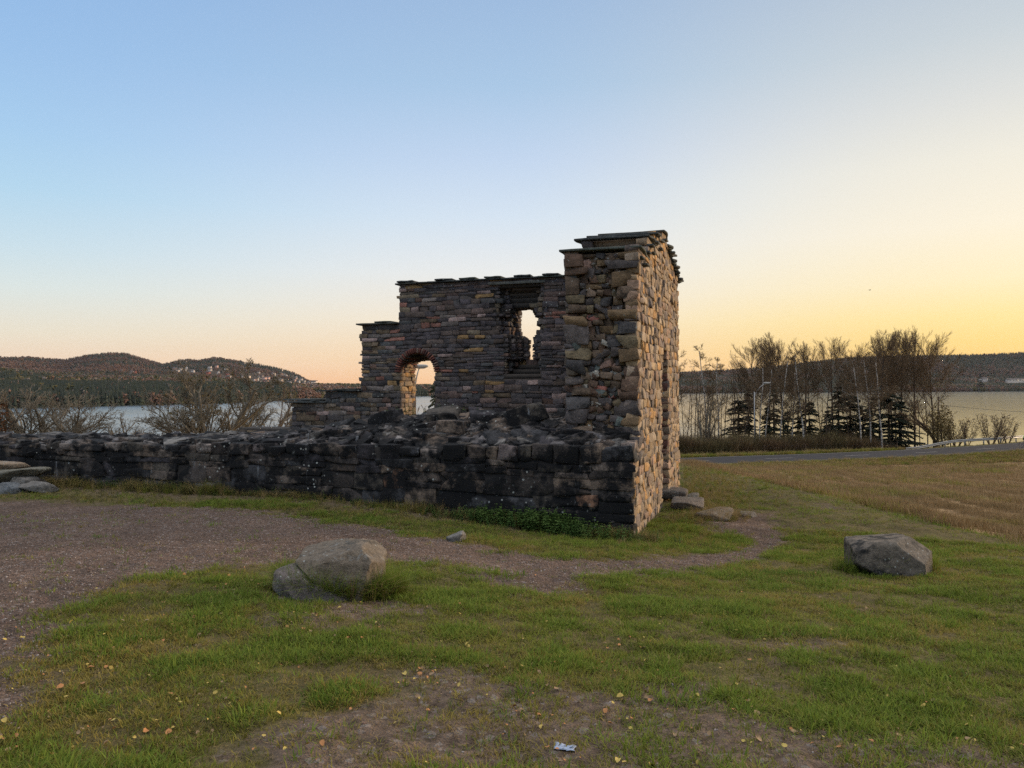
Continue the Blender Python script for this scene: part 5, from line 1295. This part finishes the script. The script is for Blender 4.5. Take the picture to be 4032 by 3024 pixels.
def leaves():
    rg_=np.random.default_rng(59); Ms=[simple('yellow_leaf',(.40,.29,.07),.6,.3,.3,40),simple('tan_leaf',(.22,.14,.07),.6,.3,.3,40),simple('orange_leaf',(.34,.15,.05),.6,.3,.3,40)]
    T=[]
    for i in range(6):
        g=[]; n=7
        for a in np.linspace(0,2*math.pi,9)[:-1]:
            r=.5*(1+.25*math.cos(a))*(1 if i%2 else .85); g.append([r*math.cos(a)*.06,r*math.sin(a)*.045,.006*math.cos(a*2+i)+.008*abs(math.sin(a))])
        g.append([0,0,.0]); mb=MB(); mb.add(g,None,[[8,k,(k+1)%8] for k in range(8)]); mb.tube([[-.02,0,.002],[-.05,0,.006]],.0007,3,False); o=mb.build('t',Ms[i%3],link=False); T.append(o)
    for i,o in enumerate(T): o.name='fallen_leaf_%02d'%i
    P=[];S=[]
    cl=[(rg_.uniform(0,4000),rg_.uniform(2320,2900)) for _ in range(26)]+[(2400,2540),(1650,2650),(800,2790),(2300,2600),(380,2350),(1800,2560),(700,2880),(2520,2660)]
    for k in range(560):
        if rg_.random()<.5: c=cl[rg_.integers(0,len(cl))]; px,py=rg_.normal(c[0],70),rg_.normal(c[1],28)
        else: px,py=rg_.uniform(0,4032),rg_.uniform(2250,3024)
        q=ground_at(px,min(3020,max(2230,py))); P.append([q[0],q[1],float(HG(q[0],q[1]))+.014]);S.append(.16+.42*rg_.random()**1.6)
    N=len(P); scatter('fallen_leaves',np.array(P),np.c_[rg_.normal(0,.35,N),rg_.normal(0,.35,N),rg_.uniform(0,6.28,N)],np.array(S),rg_.integers(0,6,N),T,'yellow and tan fallen leaves scattered over the grass')
    # gravel grit
    Mp=[simple('grit_grey',(.20,.17,.16),.9,.2,.3,60),simple('grit_red',(.15,.095,.075),.9,.2,.3,60),simple('grit_pale',(.30,.26,.24),.9,.2,.2,60)]
    T=[]
    for i in range(6):
        V,Q=TPL[2]; rr=np.random.default_rng(i); v=V/np.linalg.norm(V,axis=1)[:,None]*rr.uniform(.7,1.2,(len(V),1))*[.009,.007,.005]; T.append(mesh('t',v,[Q],Mp[[0,1,1,0,1,2][i]],link=False))
    for i,o in enumerate(T): o.name='grit_%02d'%i
    N=120000; az=np.radians(rg_.uniform(-38,38,N)); r=np.sqrt(rg_.random(N)*(12**2-2.6**2)+2.6**2); x=r*np.sin(az);y=r*np.cos(az); g,d,f=zones(x,y)
    k=rg_.random(N)<(g*.95+d*.12); x,y=x[k],y[k]; M=len(x)
    scatter('gravel',np.c_[x,y,HG(x,y)+.001],np.c_[rg_.uniform(0,3,M),rg_.uniform(0,3,M),rg_.uniform(0,6.28,M)],np.exp(rg_.normal(-.8,.38,M)),rg_.integers(0,6,M),T,'loose reddish gravel of the worn ground')
leaves()
# ------------------------------------------------------------------ the evening air
def haze():
    m=bpy.data.materials.new('evening_haze'); m.use_nodes=True; nt=m.node_tree; nt.nodes.clear(); o=nt.nodes.new('ShaderNodeOutputMaterial'); v=nt.nodes.new('ShaderNodeVolumePrincipled')
    v.inputs['Color'].default_value=(.80,.84,.95,1); v.inputs['Density'].default_value=.000014; v.inputs['Anisotropy'].default_value=.2
    nt.links.new(v.outputs[0],o.inputs['Volume'])
    mb=MB(); mb.box((0,3000,180),(11000,9500,200)); b=mb.build('haze',m); tag(b,kind='stuff',label='thin bluish evening haze over the lake')
haze()
